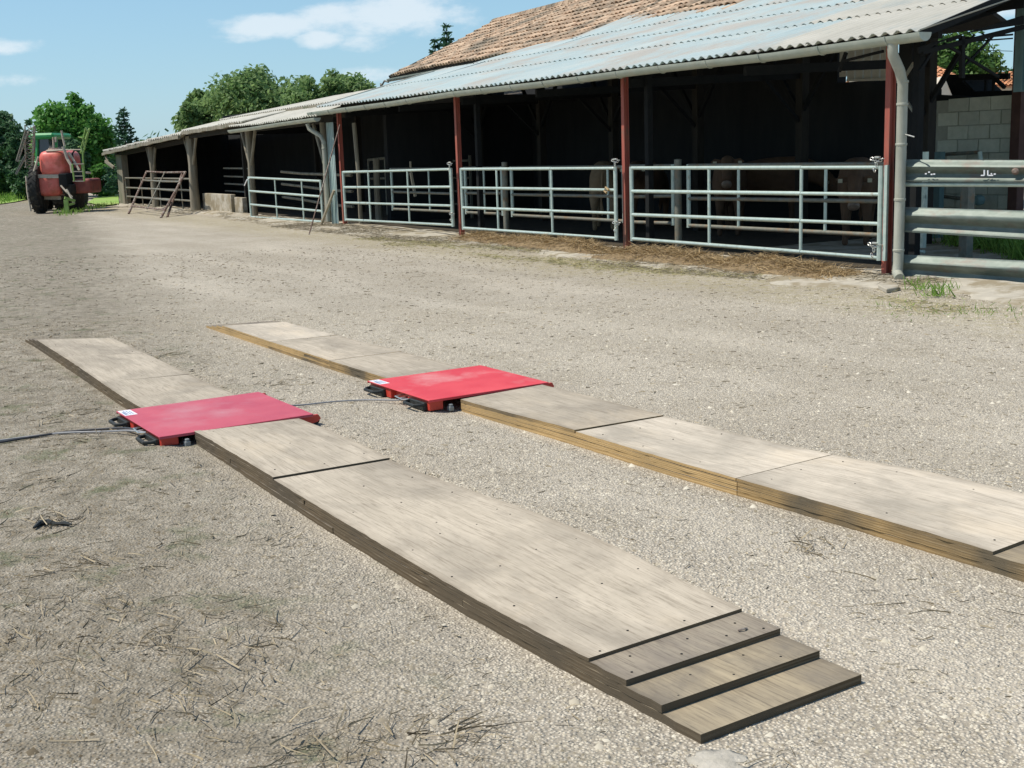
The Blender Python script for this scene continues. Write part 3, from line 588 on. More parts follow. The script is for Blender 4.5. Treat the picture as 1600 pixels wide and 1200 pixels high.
# ------------------------------------------------------------------ main cattle shed
GT = .006
RK = .262
def roof_z(t): return 2.665+RK*(t+.32) if t < 5.2 else 2.665+RK*5.52+.40*(t-5.2)
def corr_mesh(name, wid, ln, waves, amp, th, m, seg=6):
    """one corrugated sheet, local x across, y along the slope"""
    n = waves*seg; V = []
    for yy in (0, ln):
        for k in range(n+1):
            x = wid*k/n; z = amp*math.sin(2*math.pi*k/seg); V += [(x, yy, z), (x, yy, z-th)]
    Fx = []; r = 2*(n+1)
    for k in range(n):
        a = 2*k; Fx += [(a, a+2, r+a+2, r+a), (a+1, r+a+1, r+a+3, a+3), (a, a+1, a+3, a+2), (r+a, r+a+2, r+a+3, r+a+1)]
    Fx += [(0, r, r+1, 1), (2*n, 2*n+1, r+2*n+1, r+2*n)]
    me = bpy.data.meshes.new(name); me.from_pydata(V, [], Fx); me.materials.append(m)
    me.polygons.foreach_set('use_smooth', [True]*len(me.polygons)); me.set_sharp_from_angle(angle=R_(60)); me.update(); return me
def place_sheet(parent, me, s, t0, z0, t1, z1, name='roof_sheet'):
    """sheet runs from (s, t0) up to t1; local x goes along -BU so the sheet spans s-wid..s"""
    o = bpy.data.objects.new(name, me); col.objects.link(o); o.parent = parent
    ydir = BN*(t1-t0)+ZV*(z1-z0); ydir /= np.linalg.norm(ydir); xd = -BU; zd = np.cross(xd, ydir)
    if zd[2] < 0: xd = BU; zd = np.cross(xd, ydir)
    p = B(s, t0, z0)-WLOC[parent.name]
    o.matrix_local = Matrix(((xd[0], ydir[0], zd[0], p[0]), (xd[1], ydir[1], zd[1], p[1]), (xd[2], ydir[2], zd[2], p[2]), (0, 0, 0, 1)))
    return o
shed = thing('cattle_shed', 'long open-fronted cattle shed with red posts and grey corrugated roof', 'shed', B(8, 2, 0))
roof = MB(); 
for t in (.15, 1.5, 3.1, 4.7): roof.beam(B(-.55, t, roof_z(t)-.10), B(16.6 if t < 4 else 13.3, t, roof_z(t)-.10), .07, .13)
for t in (6.2, 8.0): roof.beam(B(-.55, t, roof_z(t)-.10), B(8.8, t, roof_z(t)-.10), .07, .13)
roof_o = roof.build('roof', mats['darksteel'], shed)
WID = .88
rows = [(-.32, 1.42), (1.28, 3.0), (2.86, 4.6), (4.46, 6.3), (6.15, 8.6)]
sheets = [corr_mesh('roof_sheet', WID, (b-a)/math.cos(math.atan(RK if a < 5 else .37)), 5, .021, .007, mats['sheet']) for a, b in rows]
mats['sheet_reflection'] = mat('fibre cement sheet with painted reflection', (.40, .385, .33), (.48, .46, .40), scale=1.5, rough=.85, bump=.15, bscale=30, c3=(.33, .36, .34), s3=.8, th3=(.5, .65), rnd=.04, spec=.3)  # warm tone paints in how the sky's grazing reflection changes along the roof
sheets_w = []
for m__ in sheets:
    c__ = m__.copy(); c__.materials[0] = mats['sheet_reflection']; sheets_w.append(c__)
for ri, (a, b) in enumerate(rows):
    smax = [16.95, 16.7, 14.9, 13.2, 9.0][ri]; s = -.66
    k = 0
    while s < smax-.02:
        j = random.uniform(-.006, .006); dz = random.uniform(0, .006); lift = .008*(ri > 0)
        place_sheet(roof_o, (sheets_w if s < 1.4+ri*1.1+random.uniform(-.9, .9) else sheets)[ri], s+WID-.035, a+j, roof_z(a)+lift+dz+.026*1, b+j, roof_z(b)+dz+.012)
        s += WID-.04; k += 1
# one-sheet steps where the roof narrows towards the tiled barn are filled by a cut triangular sheet
for (s0, t0, s1, t1) in ((16.6, 1.4, 15.0, 3.0), (14.8, 3.0, 13.1, 4.6)):
    m_ = MB(); m_.prism([B(s0, t0, roof_z(t0)+.035), B(s1-.2, t0, roof_z(t0)+.035), B(s1-.2, t1, roof_z(t1)+.035)], ZV*.012); 
    m_.build('roof_sheet', mats['sheet'], roof_o)
# ragged mortar/edge trim at the left verge
m_ = MB(); m_.beam(B(16.98, -.3, roof_z(-.3)+.03), B(16.8, 2.6, roof_z(2.6)+.04), .10, .05); m_.build('verge_trim', mats['sheet_old'], shed)
m_ = MB(); m_.beam(B(-.66, -.28, roof_z(-.28)-.03), B(-.66, 8.4, roof_z(8.4)-.03), .03, .09); m_.build('bargeboard', mats['darksteel'], shed)
# gutter: half round, slightly sagging
def gutter(parent, pts, r, m, n=9, name='gutter'):
    V = []; th = .006
    for (s, t, z) in pts:
        for k in range(n):
            a = math.pi*k/(n-1)
            V.append(B(s, t-math.cos(a)*r, z-math.sin(a)*r)); 
        for k in range(n):
            a = math.pi*k/(n-1); V.append(B(s, t-math.cos(a)*(r-th), z-math.sin(a)*(r-th)))
    Fx = []; q = 2*n
    for i in range(len(pts)-1):
        for k in range(n-1):
            Fx += [(i*q+k, i*q+k+1, (i+1)*q+k+1, (i+1)*q+k), (i*q+n+k, (i+1)*q+n+k, (i+1)*q+n+k+1, i*q+n+k+1)]
        Fx += [(i*q, (i+1)*q, (i+1)*q+n, i*q+n), (i*q+n-1, i*q+2*n-1, (i+1)*q+2*n-1, (i+1)*q+n-1)]
    for i in (0, len(pts)-1):
        Fx.append(tuple(i*q+k for k in range(n)))
    mb = MB(); mb.add(V, Fx); o = mb.build(name, m, parent, smooth=True); return o
gp = [(-.78, -.33, 2.66), (1.5, -.33, 2.635), (4, -.34, 2.65), (7, -.33, 2.635), (10, -.34, 2.65), (12.6, -.335, 2.61), (15, -.33, 2.60), (17.35, -.33, 2.585)]
gut = gutter(shed, gp, .092, mats['gutter'])
for s in np.arange(-.3, 17.2, 1.02):
    z = np.interp(s, [g[0] for g in gp], [g[2] for g in gp])
    MB().tube([B(s, -.335-.096*math.cos(a), z-.096*math.sin(a)) for a in np.linspace(0, math.pi, 8)], .009, 5).build('gutter_bracket', mats['gutter'], gut)
# corner downpipe
dp = MB(); dp.tube([B(-.33, -.33, 2.60), B(-.34, -.33, 2.46), B(-.32, -.20, 2.30), B(-.32, -.15, 2.16), B(-.32, -.15, 1.2), B(-.32, -.15, .22), B(-.34, -.18, .10), B(-.46, -.27, .055)], .058, 12)
dpo = dp.build('downpipe', mats['pipe'], shed, smooth=True)
for z in (2.17, 1.93, 1.5, .9, .34): MB().lathe(B(-.32, -.15, z), ZV, [(0, .060), (.004, .064), (.024, .064), (.028, .060)], 14).build('pipe_collar', mats['pipe'], dpo, smooth=True)
m_ = MB(); m_.tube([B(-.37, -.15, 1.62), B(-.52, -.17, 1.59)], .008, 5); m_.build('pipe_hook', mats['chain'], dpo)
# H-section posts
def ipost(s, top, name='post'):
    m = MB(); z0 = -.05
    m.box(B(s-.036, -.04, z0), BU*.072, BN*.008, ZV*(top-z0)); m.box(B(s-.036, .04, z0), BU*.072, BN*.008, ZV*(top-z0)); m.box(B(s-.003, -.032, z0), BU*.006, BN*.072, ZV*(top-z0))
    return m.build(name, mats['redpost'], shed)
for s in (-.0, 5.19, 10.62, 16.45): ipost(s, 2.64)
for s in (-.02, 5.17, 10.60): ipost_b = MB().box(B(s-.06, .36, -.02), BU*.09, BN*.09, ZV*2.75).build('rear_post', mats['darksteel'], shed)
m_ = MB(); m_.tube([B(16.1, .25, .0), B(16.02, .22, 1.2), B(16.06, .2, 2.3)], [.05, .045, .05], 7); m_.build('timber_prop', mats['wood'], shed)
# inside: columns, trusses, back wall
for s in (2.6, 5.2, 7.9, 10.6, 13.4, 16.3):
    MB().box(B(s-.08, 3.4, -.02), BU*.15, BN*.15, ZV*(roof_z(3.4)-.1)).build('inner_column', mats['wooddark'], shed)
    m_ = MB(); m_.beam(B(s, 0.1, 2.50), B(s, 3.4, 2.62), .06, .12); m_.beam(B(s, 3.45, 2.0), B(s-.7, 3.45, 2.9), .06, .06); m_.beam(B(s, 3.45, 2.0), B(s+.7, 3.45, 2.9), .06, .06)
    m_.beam(B(s, 3.4, 1.9), B(s, 2.6, 2.62), .06, .06); m_.build('truss', mats['darksteel'], shed)
sW0 = bt(1309, 100, 5.1)[0]; sW1 = bt(1398, 100, 5.1)[0]; zW1 = bt(1350, 126, 5.1)[1]
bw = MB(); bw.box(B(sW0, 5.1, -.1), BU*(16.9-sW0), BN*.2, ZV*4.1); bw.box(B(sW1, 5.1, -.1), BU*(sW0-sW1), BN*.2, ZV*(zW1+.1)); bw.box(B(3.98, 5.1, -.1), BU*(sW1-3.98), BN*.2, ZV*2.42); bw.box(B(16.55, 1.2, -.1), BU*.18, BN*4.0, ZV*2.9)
bw.box(B(12.6, 1.5, 2.66), BU*4.2, BN*3.9, ZV*.06)  # hidden deck added under the roof cut to keep sunlight out
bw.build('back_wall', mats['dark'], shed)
# teal metal end sheet beside the last post

m_ = MB(); m_.box(B(16.56, -.11, .02), BU*.42, BN*.012, ZV*2.32); 
for k in range(4): m_.box(B(16.60+k*.1, -.122, .02), BU*.025, BN*.013, ZV*2.32)
m_.build('front_cladding', mats['teal'], shed)

# open gable end on the right: steel lattice seen against the sky
def on_s(x, y, s=-.25): return Bs(x, y, s)
gt = MB()
def lat(a, b, w_=.05, s=-.25): gt.beam(on_s(*a, s), on_s(*b, s), w_, w_)
lat((1440, 82), (1600, 42), .05); lat((1503, 56), (1503, 122), .05)
lat((1436, 112), (1462, 72), .03); lat((1475, 68), (1560, 120), .028); lat((1510, 100), (1556, 52), .022)
lat((1512, 60), (1582, 54), .022, -.2); lat((1512, 65), (1582, 60), .016, -.2); lat((1480, 64), (1500, 57), .03); lat((1520, 78), (1582, 80), .006, -.2)
lat((1515, 62), (1523, 54), .016); lat((1535, 52), (1545, 62), .016)
gt.build('gable_lattice', mats['darksteel'], shed)
gp2 = MB(); 
gp2.prism([on_s(1434, 74, -.28), on_s(1600, 24, -.28), on_s(1600, 38, -.28), on_s(1510, 52, -.28), on_s(1470, 66, -.28), on_s(1436, 84, -.28)], BU*.02); gp2.build('gable_plate', mats['darksteel'], shed)
m_ = MB(); m_.beam(B(-.02, .35, 2.72), B(-.02, 3.4, 3.45), .05, .10); m_.build('end_rafter', mats['darksteel'], shed)
# braces under the eave by the corner post
m_ = MB(); m_.beam(Bt(1311, 112, .1), Bt(1322, 82, .1), .035, .035); m_.beam(Bt(1316, 96, .1), Bt(1380, 80, .1), .03, .03); m_.build('corner_brace', mats['darksteel'], shed)
# columns behind the downpipe
m_ = MB(); a = Bt(1413, 140, .9); m_.box(B((a-BO)@BU-.1, .9, 0), BU*.20, BN*.12, ZV*2.85); m_.build('dark_column', mats['darksteel'], shed)
m_ = MB(); m_.beam(Bt(1410, 126, .8), Bt(1428, 98, .8), .03, .03); m_.beam(Bt(1412, 152, .8), Bt(1428, 175, .8), .03, .03); m_.build('side_brace', mats['galv_in'], shed)
a = Bt(1590, 145, 4.85); sa = (a-BO)@BU
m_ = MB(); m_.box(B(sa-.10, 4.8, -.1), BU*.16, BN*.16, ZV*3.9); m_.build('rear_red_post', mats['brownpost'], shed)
# ridged blue-grey panel hanging at the far right
p0 = Bt(1583, 144, 2.2); sp0 = (p0-BO)@BU; z0 = p0[2]
m_ = MB(); m_.box(B(sp0-.9, 2.2, z0), BU*.9, BN*.03, ZV*1.3)
for k in range(6): m_.box(B(sp0-.9+k*.15, 2.17, z0), BU*.05, BN*.03, ZV*1.3)
m_.build('hanging_cladding', mats['blue'], shed)

# ------------------------------------------------------------------ block wall behind the rails
bwall = thing('block_wall', 'grey concrete block wall standing behind the horizontal guard rails', 'wall', B(3.2, 5, 0))
s_l = bt(1461, 200, 5.0)[0]; s_r = bt(1581, 200, 5.0)[0]; ztop = bt(1461, 155, 5.0)[1]
MB().box(B(s_r, 5.02, -.1), BU*(s_l-s_r), BN*.14, ZV*(ztop+.07)).build('mortar', mats['mortar'], bwall)
BWID, BH = .40, .21
me = MB().box((0, 0, 0), (BWID-.014, 0, 0), (0, .03, 0), (0, 0, BH-.012)).mesh('block', mats['block'], bevel=.004)
meh = MB().box((0, 0, 0), (BWID/2-.014, 0, 0), (0, .03, 0), (0, 0, BH-.012)).mesh('block', mats['block'], bevel=.004)
r = 0; z = ztop-BH*11
while z < ztop-.05:
    s = s_r+.005; off = (r % 2)*BWID/2
    if off: spots = [(s, meh)]+[(s+BWID/2+k*BWID, me) for k in range(6)]
    else: spots = [(s+k*BWID, me) for k in range(6)]
    for sx, mm in spots:
        wv = BWID if mm is me else BWID/2
        if sx+wv > s_l+.05: continue
        if z < -.05: continue
        o = bpy.data.objects.new('block', mm); col.objects.link(o); o.parent = bwall
        j = random.uniform(-.004, .004); p = B(sx+wv-.014, 4.995+j, z)-WLOC[bwall.name]; xd = -BU; yd = BN; 
        o.matrix_local = Matrix(((xd[0], yd[0], 0, p[0]), (xd[1], yd[1], 0, p[1]), (xd[2], yd[2], 1, p[2]), (0, 0, 0, 1)))
    z += BH; r += 1
# dark feed hopper on top, and a bin frame
hop = thing('feed_hopper', 'dark trapezoid steel hopper above the concrete block wall', 'hopper', B(3.2, 5.6, 0))
hp = [Bt(1475, 118, 5.6), Bt(1585, 115, 5.6), Bt(1583, 158, 5.6), Bt(1488, 150, 5.6)]
hp_in = [Bt(1506, 127, 5.6), Bt(1574, 124, 5.6), Bt(1570, 140, 5.6), Bt(1519, 142, 5.6)]
m_ = MB(); 
m_.prism([hp[0], Bt(1504, 118, 5.6), Bt(1504, 128, 5.6), Bt(1520, 143, 5.6), Bt(1520, 156, 5.6), hp[3]], BN*.7)
m_.prism([Bt(1520, 143, 5.6), Bt(1584, 141, 5.6), hp[2], Bt(1520, 156, 5.6)], BN*.7); m_.build('bin', mats['darksteel'], hop)
m_ = MB(); m_.beam(Bt(1475, 119, 5.55), Bt(1577, 117, 5.55), .05, .05); m_.beam(Bt(1505, 123, 5.55), Bt(1577, 121, 5.55), .05, .05)
for x in (1541, 1553): m_.beam(Bt(x, 123, 5.55), Bt(x-1, 142, 5.55), .035, .035)
m_.beam(Bt(1507, 127, 5.55), Bt(1522, 142, 5.55), .03, .03); m_.beam(Bt(1556, 124, 5.55), Bt(1570, 137, 5.55), .05, .05); m_.build('frame', mats['darksteel'], hop)
m_ = MB(); 
for x in (1490, 1575): m_.beam(Bt(x, 150, 5.9), np.array([*Bt(x, 150, 5.9)[:2], -.1]), .08, .08)
m_.build('leg', mats['darksteel'], hop)
m_ = MB(); m_.beam(Bt(1400, 149, 5.2), Bt(1582, 160, 5.2), .12, .10); m_.build('wall_coping_beam', mats['darksteel'], shed)

# pale panelled shed and neighbours seen through the open back
mats['palepanel'] = mat('white fibre panel', (.66, .66, .58), (.76, .76, .68), scale=3, rough=.9, c3=(.5, .48, .4), s3=2, stretch=(1, 1, .3))
TP = 4.85
xs_p = [1311, 1323, 1336, 1349, 1362, 1375, 1389]
for a_, b_2 in zip(xs_p[:-1], xs_p[1:]):
    sa_, sb_ = bt(a_, 100, TP)[0]-.012, bt(b_2, 100, TP)[0]+.012; zt_ = bt(b_2, 84, TP)[1]; zb2 = bt(b_2, 125, TP)[1]+(.06 if a_ == 1311 else 0)
    MB().box(B(sb_, TP, zb2), BU*(sa_-sb_), BN*.03, ZV*(zt_-zb2+.25)).build('hanging_panel', mats['palepanel'], shed)
m_ = MB(); m_.beam(Bt(1324, 125.5, TP-.05), Bt(1391, 123.5, TP-.05), .04, .04); m_.build('panel_batten', mats['palepanel'], shed)
sa_, sb_ = bt(1435, 100, TP)[0], bt(1448, 100, TP)[0]; zb2 = bt(1441, 150, TP)[1]
MB().box(B(sb_, TP, zb2), BU*(sa_-sb_), BN*.04, ZV*1.35).build('hanging_panel', mats['palepanel'], shed)
def tile_patch(P0, dx, dy, nx, ny, wid, ln, seed, lift=.02):
    """rows of half round tiles as one mesh; P0 lower corner, dx across, dy up the slope"""
    r = np.random.default_rng(seed); dx = dx/np.linalg.norm(dx); dy = dy/np.linalg.norm(dy); n = np.cross(dx, dy); n *= np.sign(n[2]); L = []; V = []; Fx = []; b = 0
    A = np.linspace(0, math.pi, 6)
    for j in range(ny):
        for i in range(nx):
            jx, jz = r.normal(0, .006), r.normal(0, .006); c0 = P0+dx*(i+.5)*wid+dy*j*ln+dx*jx; w2 = wid*.48
            for q, (u, rr) in enumerate(((0, 1.0), (ln*1.18, .82))):
                for a in A: V.append(c0+dy*u+dx*math.cos(a)*w2*rr+n*(math.sin(a)*w2*.8*rr+lift*(1-q)+jz))
            Fx += [(b+k, b+k+1, b+7+k, b+6+k) for k in range(5)]; b += 12
    return np.array(V), np.array(Fx)
def house(name, label, gx0, gx1, gy_eave, gy_ridge, depth, wallm, group=None, ny=9):
    """neighbouring house: eave from gx0 to gx1 at a distance"""
    a = Dp(gx0, gy_eave, depth); b = Dp(gx1, gy_eave, depth); zr = Dp(gx0, gy_ridge, depth+5)[2]; a[2] = b[2] = (a[2]+b[2])/2
    root = thing(name, label, 'house', (*((a+b)/2)[:2], 0), group); dx = b-a; ln = np.linalg.norm(dx); dx /= ln; dpv = np.array([-dx[1], dx[0], 0]); 
    if dpv[1] < 0: dpv = -dpv
    h = a[2]; rz = max(zr, h+.8); W = 5.
    MB().prism([np.array([*a[:2], -.2])+dpv*.3, np.array([*a[:2], h])+dpv*.3, np.array([*a[:2], rz-.1])+dpv*W, np.array([*a[:2], h])+dpv*(2*W-.3), np.array([*a[:2], -.2])+dpv*(2*W-.3)], dx*ln).build('wall', wallm, root)
    rf = MB(); rf.prism([a, a+dpv*W+ZV*(rz-h), a+dpv*W+ZV*(rz-h+.05), a+ZV*.05], dx*ln); rf.prism([a+dpv*W+ZV*(rz-h), a+dpv*2*W, a+dpv*2*W+ZV*.05, a+dpv*W+ZV*(rz-h+.05)], dx*ln)
    ro = rf.build('roof', mats['tile2'], root)
    sl = dpv*W+ZV*(rz-h); sll = np.linalg.norm(sl); me = np_mesh('roof_tiles', *tile_patch(a+ZV*.07-dx*.1, dx, sl, int(ln/.24)+1, int(sll/.42), .24, .42, 3), mats['tile2'], True)
    o = link('roof_tiles', me, root); o['kind'] = 'stuff'; o.parent = root
    return root
house('farmhouse', 'orange tiled house seen under the shed roof above the block wall', 1400, 1512, 133, 103, 52, mats['renderwall'])
house('farmhouse', 'low orange tiled building at the far right behind the hopper', 1535, 1760, 134, 117, 66, mats['renderwall'])
# gable parts of the nearer house: bare wall with a slanted tiled verge
m_ = MB(); pts = [Dp(1449, 146, 44), Dp(1484, 145, 44), Dp(1477, 118, 44)]
gb = thing('gable_annex', 'pinkish rendered gable end below the orange tiled roof', 'building', (*((pts[0]+pts[1])/2)[:2], 0))
m_.prism([np.array([*pts[0][:2], 0]), pts[0], pts[2], pts[1]+ZV*.0, np.array([*pts[1][:2], 0])], np.array([.4, 3, 0])); m_.build('wall', mats['renderwall'], gb)

# ------------------------------------------------------------------ tiled stone barn behind the shed
barn = thing('tiled_barn', 'old stone barn with a large faded terracotta tiled roof behind the shed', 'barn', B(18, 8, 0))
def TB(s, u, z): return B(s, 4.3+.065*s+u, z)                # u: metres behind the barn's eave line
SE, SB = 26.9, 8.75; RU, RZ = 3.9, 5.76; ZE = 4.0
wl = MB(); wl.prism([TB(SB+.2, .45, -.1), TB(SE-.35, .45, -.1), TB(SE-.35, .45, 4.12), TB(SB+.2, .45, 4.12)], BN*.4)
wl.prism([TB(SE-.75, .45, -.1), TB(SE-.75, 2*RU-.4, -.1), TB(SE-.75, 2*RU-.4, 4.1), TB(SE-.75, RU, RZ-.12), TB(SE-.75, .45, 4.1)], BU*.4)
wl.build('wall', mats['stone'], barn)
rf = MB(); dxr = TB(SE, 0, 0)-TB(SB, 0, 0)
rf.prism([TB(SB, 0, ZE), TB(SB, RU, RZ), TB(SB, RU, RZ-.10), TB(SB, .02, ZE-.10)], dxr); rf.prism([TB(SB, RU, RZ), TB(SB, 2*RU, ZE), TB(SB, 2*RU, ZE-.10), TB(SB, RU, RZ-.10)], dxr)
rfo = rf.build('roof', mats['wooddark'], barn)
dl = np.linalg.norm(dxr); sl = TB(SB, RU, RZ)-TB(SB, 0, ZE); sll = np.linalg.norm(sl); TW, TL = .205, .335
nxt, nyt = int(dl/TW), int(sll/TL)+1; ex = dxr/dl; ey = sl/sll; en = np.cross(ex, ey); en *= np.sign(en[2])
# single tile mesh: local x across, y up the slope
def tile_mesh(seed):
    r = np.random.default_rng(seed); V = []; A = np.linspace(0, math.pi, 6); w2 = TW*.49
    for q, (u, rr) in enumerate(((0, 1.0), (TL*1.2, .8))):
        for lay in (0, .012):
            for a in A: V.append((math.cos(a)*(w2*rr-lay), u, math.sin(a)*(w2*.85*rr-lay)+.022*(1-q)))
    Fx = [(k, k+1, 13+k, 12+k) for k in range(5)]+[(6+k, 18+k, 19+k, 7+k) for k in range(5)]+[(k, 6+k, 7+k, k+1) for k in range(5)]
    me = bpy.data.meshes.new('tile'); me.from_pydata(V, [], Fx); me.materials.append(mats['tile']); me.polygons.foreach_set('use_smooth', [True]*5+[False]*10); me.update(); return me
tms = [tile_mesh(k) for k in range(3)]
spots = [(i, j) for i in range(nxt) for j in range(nyt)]
spots.sort(key=lambda ij: np.linalg.norm(TB(SB, 0, ZE)+ex*ij[0]*TW+ey*ij[1]*TL-EYEP))
rest = []
def tile_frame(i, j):
    a = random.gauss(0, .035); p = TB(SB, 0, ZE+.0)+ex*(i+.5)*TW+ey*(j*TL-.06)+en*(.012+random.gauss(0, .007)+.03*math.sin(i*.11+j*.3)); x = ex*math.cos(a)+ey*math.sin(a); y = ey*math.cos(a)-ex*math.sin(a); n = np.cross(x, y); n *= np.sign(n[2]); return p, x, y, n
for q, (i, j) in enumerate(spots):
    p, x, y, n = tile_frame(i, j)
    if q < 295:
        o = bpy.data.objects.new('tile', tms[q % 3]); col.objects.link(o); o.parent = rfo; p = p-WLOC[barn.name]
        o.matrix_local = Matrix(((x[0], y[0], n[0], p[0]), (x[1], y[1], n[1], p[1]), (x[2], y[2], n[2], p[2]), (0, 0, 0, 1)))
    else: rest.append((p, x, y, n))
tv = np.array([tuple(v.co) for v in tms[0].vertices]); tf = np.array([tuple(f.vertices) for f in tms[0].polygons])
V = np.concatenate([p+tv[:, :1]*x+tv[:, 1:2]*y+tv[:, 2:]*n for p, x, y, n in rest]); Fx = np.concatenate([tf+k*len(tv) for k in range(len(rest))])
mt2 = mats['tile'].copy(); mt2.name = 'terracotta tiles far'
_g = mt2.node_tree.nodes.new('ShaderNodeNewGeometry')
for n_ in mt2.node_tree.nodes:
    if n_.type == 'OBJECT_INFO':
        for l_ in list(n_.outputs['Random'].links): mt2.node_tree.links.new(_g.outputs['Random Per Island'], l_.to_socket)
o = link('roof_tiles', np_mesh('roof_tiles', V, Fx, mt2), barn); o['kind'] = 'stuff'
# ridge tiles, verge, gutter
m_ = MB(); k = 0
while k*.36 < dl: m_.tube([TB(SB, RU, RZ+.02)+ex*k*.36, TB(SB, RU, RZ+.035)+ex*(k*.36+.38)], [.12, .10], 8); k += 1
m_.build('ridge_tiles', mats['tile'], barn)['kind'] = 'stuff'
m_ = MB(); m_.beam(TB(SE, -.05, ZE-.03), TB(SE, RU, RZ-.03), .05, .14); m_.build('bargeboard', mats['wooddark'], barn)
gutter(barn, [(SE-.1, 4.3+.065*SE-.12, ZE-.07), (20, 4.3+.065*20-.12, ZE-.08), (14, 4.3+.065*14-.12, ZE-.07), (SB, 4.3+.065*SB-.12, ZE-.08)], .09, mats['gutter'])
m_ = MB(); m_.tube([TB(SE-.05, -.12, ZE-.16), TB(SE+.35, -.1, ZE-.10), TB(SE+.75, -.05, ZE-.22), TB(SE+1.0, 0, ZE-.16)], .03, 6); m_.build('overflow_pipe', mats['galv_in'], barn)
m_ = MB(); m_.tube([TB(SE+1.0, 0, ZE-.16), TB(SE+1.1, 0, ZE-.4), TB(SE+1.12, 0, 3.2)], .012, 5); m_.build('wire', mats['cable'], barn)

# ------------------------------------------------------------------ lean-to sheds to the left
def yposts(parent, s, top, rad=.11, br=(1, 1), m=None, brl=.75):
    m = m or mats['wood']; mb = MB(); mb.tube([B(s, 0, -.05), B(s+.02, .0, .8), B(s-.01, .01, top*.62), B(s+.01, 0, top)], [rad*1.05, rad*.9, rad*.85, rad*.95], 9)
    o = mb.build('post', m, parent, smooth=True)
    for sg, on in ((1, br[0]), (-1, br[1])):
        if on:
            q = MB(); q.tube([B(s+sg*.05, 0, top-.95), B(s+sg*brl*.55, .0, top-.48), B(s+sg*brl, 0, top-.02)], [.05, .045, .05], 6); q.build('brace', m, o, smooth=True)
    return o
lt = thing('lean_to_shed', 'lower lean-to shed with pale corrugated canopy and downpipe left of the red posts', 'shed', B(20, 1, 0))
CS = [(16.95, 2.50), (19.2, 2.47), (21.3, 2.44), (22.75, 2.46)]
def cz(s): return np.interp(s, [c[0] for c in CS], [c[1] for c in CS])
# upper roof front edge, long thin sheets above the canopy
UR = [(*bt(x, y, 1.05),) for x, y in ((592, 141), (530, 157), (450, 169), (366, 183), (320, 193), (283, 201))]   # (s, z) along the edge
def uz(s): return float(np.interp(s, [a for a, _ in UR], [b for _, b in UR]))
me = corr_mesh('roof_sheet', 1.0, math.hypot(1.45, .45)+.1, 6, .022, .007, mats['sheet_old'])
s = 16.75
lro = MB().beam(B(16.8, .05, 2.40), B(22.6, .05, 2.36), .10, .12).beam(B(16.8, 1.1, 2.60), B(29, 1.1, 2.42), .10, .12).build('roof', mats['wooddark'], lt)
while s < 22.7:
    place_sheet(lro, me, s+1.0, -.42, cz(s+.5)+.01, 1.08, uz(s+.5)-.08); s += .95
me2 = corr_mesh('roof_sheet', 1.05, 3.6, 6, .022, .007, mats['sheet_old'])
s = 16.9
while s < 28.6:
    place_sheet(lro, me2, s+1.05, .98, uz(s+.5)-.01, 4.5, uz(s+.5)+.62); s += 1.0
m_ = MB()
for k in range(12): m_.beam(B(17+k, 1.0, uz(17+k)-.07), B(18+k, 1.0, uz(18+k)-.07), .03, .10)
m_.build('fascia', mats['wood'], lt)
lg = gutter(lt, [(16.6, -.46, 2.445), (19, -.46, 2.42), (21, -.46, 2.385), (23.15, -.46, 2.36)], .085, mats['gutter'])
m_ = MB(); m_.tube([B(17.25, -.45, 2.34), B(17.25, -.42, 2.22), B(17.0, -.25, 2.05), B(16.95, -.2, 1.9), B(16.95, -.2, .1)], .052, 10); dpo = m_.build('downpipe', mats['pipe'], lt, smooth=True)
for z in (1.75, 1.15, .35): MB().lathe(B(16.95, -.2, z), ZV, [(0, .053), (.004, .061), (.03, .061), (.034, .053)], 12).build('pipe_collar', mats['pipe'], dpo)
yposts(lt, 17.45, 2.36, .09, (1, 0), brl=.62); yposts(lt, 23.05, 2.36, .11, (1, 1), brl=.6)
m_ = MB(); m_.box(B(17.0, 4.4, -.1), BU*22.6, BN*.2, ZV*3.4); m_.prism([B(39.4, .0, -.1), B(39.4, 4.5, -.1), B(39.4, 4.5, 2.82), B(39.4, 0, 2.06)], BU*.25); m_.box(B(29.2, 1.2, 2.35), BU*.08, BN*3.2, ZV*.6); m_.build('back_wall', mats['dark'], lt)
for s in (19.6, 22.2, 25.5): MB().box(B(s, 2.8, 0), BU*.14, BN*.14, ZV*2.9).build('inner_column', mats['wooddark'], lt)

l3 = thing('open_shed', 'middle open shed with mossy sagging roof edge and forked timber post', 'shed', B(26.5, 1, 0))
def sag(parent, s0, s1, zf, t, th, m, name, n=14, wig=.03):
    mb = MB(); pr_ = None
    for k in range(n+1):
        s = s0+(s1-s0)*k/n; z = zf(s)+wig*math.sin(k*1.9+s)*.5; p = B(s, t, z)
        if pr_ is not None: mb.beam(pr_, p, .10, th)
        pr_ = p
    return mb.build(name, m, parent)
z3 = lambda s: float(np.interp(s, [23.0, 24.5, 26.5, 28.5, 29.3], [2.60, 2.56, 2.53, 2.50, 2.38]))
me3 = corr_mesh('roof_sheet', 1.1, 1.42, 5, .03, .02, mats['sheet_old']); ro3 = MB().beam(B(23, .0, 2.42), B(29.4, .0, 2.32), .14, .14).build('roof', mats['wooddark'], l3)
s = 22.6
while s < 28.7:
    place_sheet(ro3, me3, s+1.1, -.32, z3(s+.5)-.01+random.uniform(-.02, .02), 1.05, uz(s+.5)-.05); s += 1.0
sag(l3, 23.1, 29.3, lambda s: z3(s)-.07, -.28, .10, mats['wood'], 'eave_pole')
yposts(l3, 28.9, 2.34, .16, (1, 1), brl=.7)
MB().box(B(25.6, .6, 0), BU*.10, BN*.10, ZV*2.5).build('post', mats['wooddark'], l3)
mb = MB()
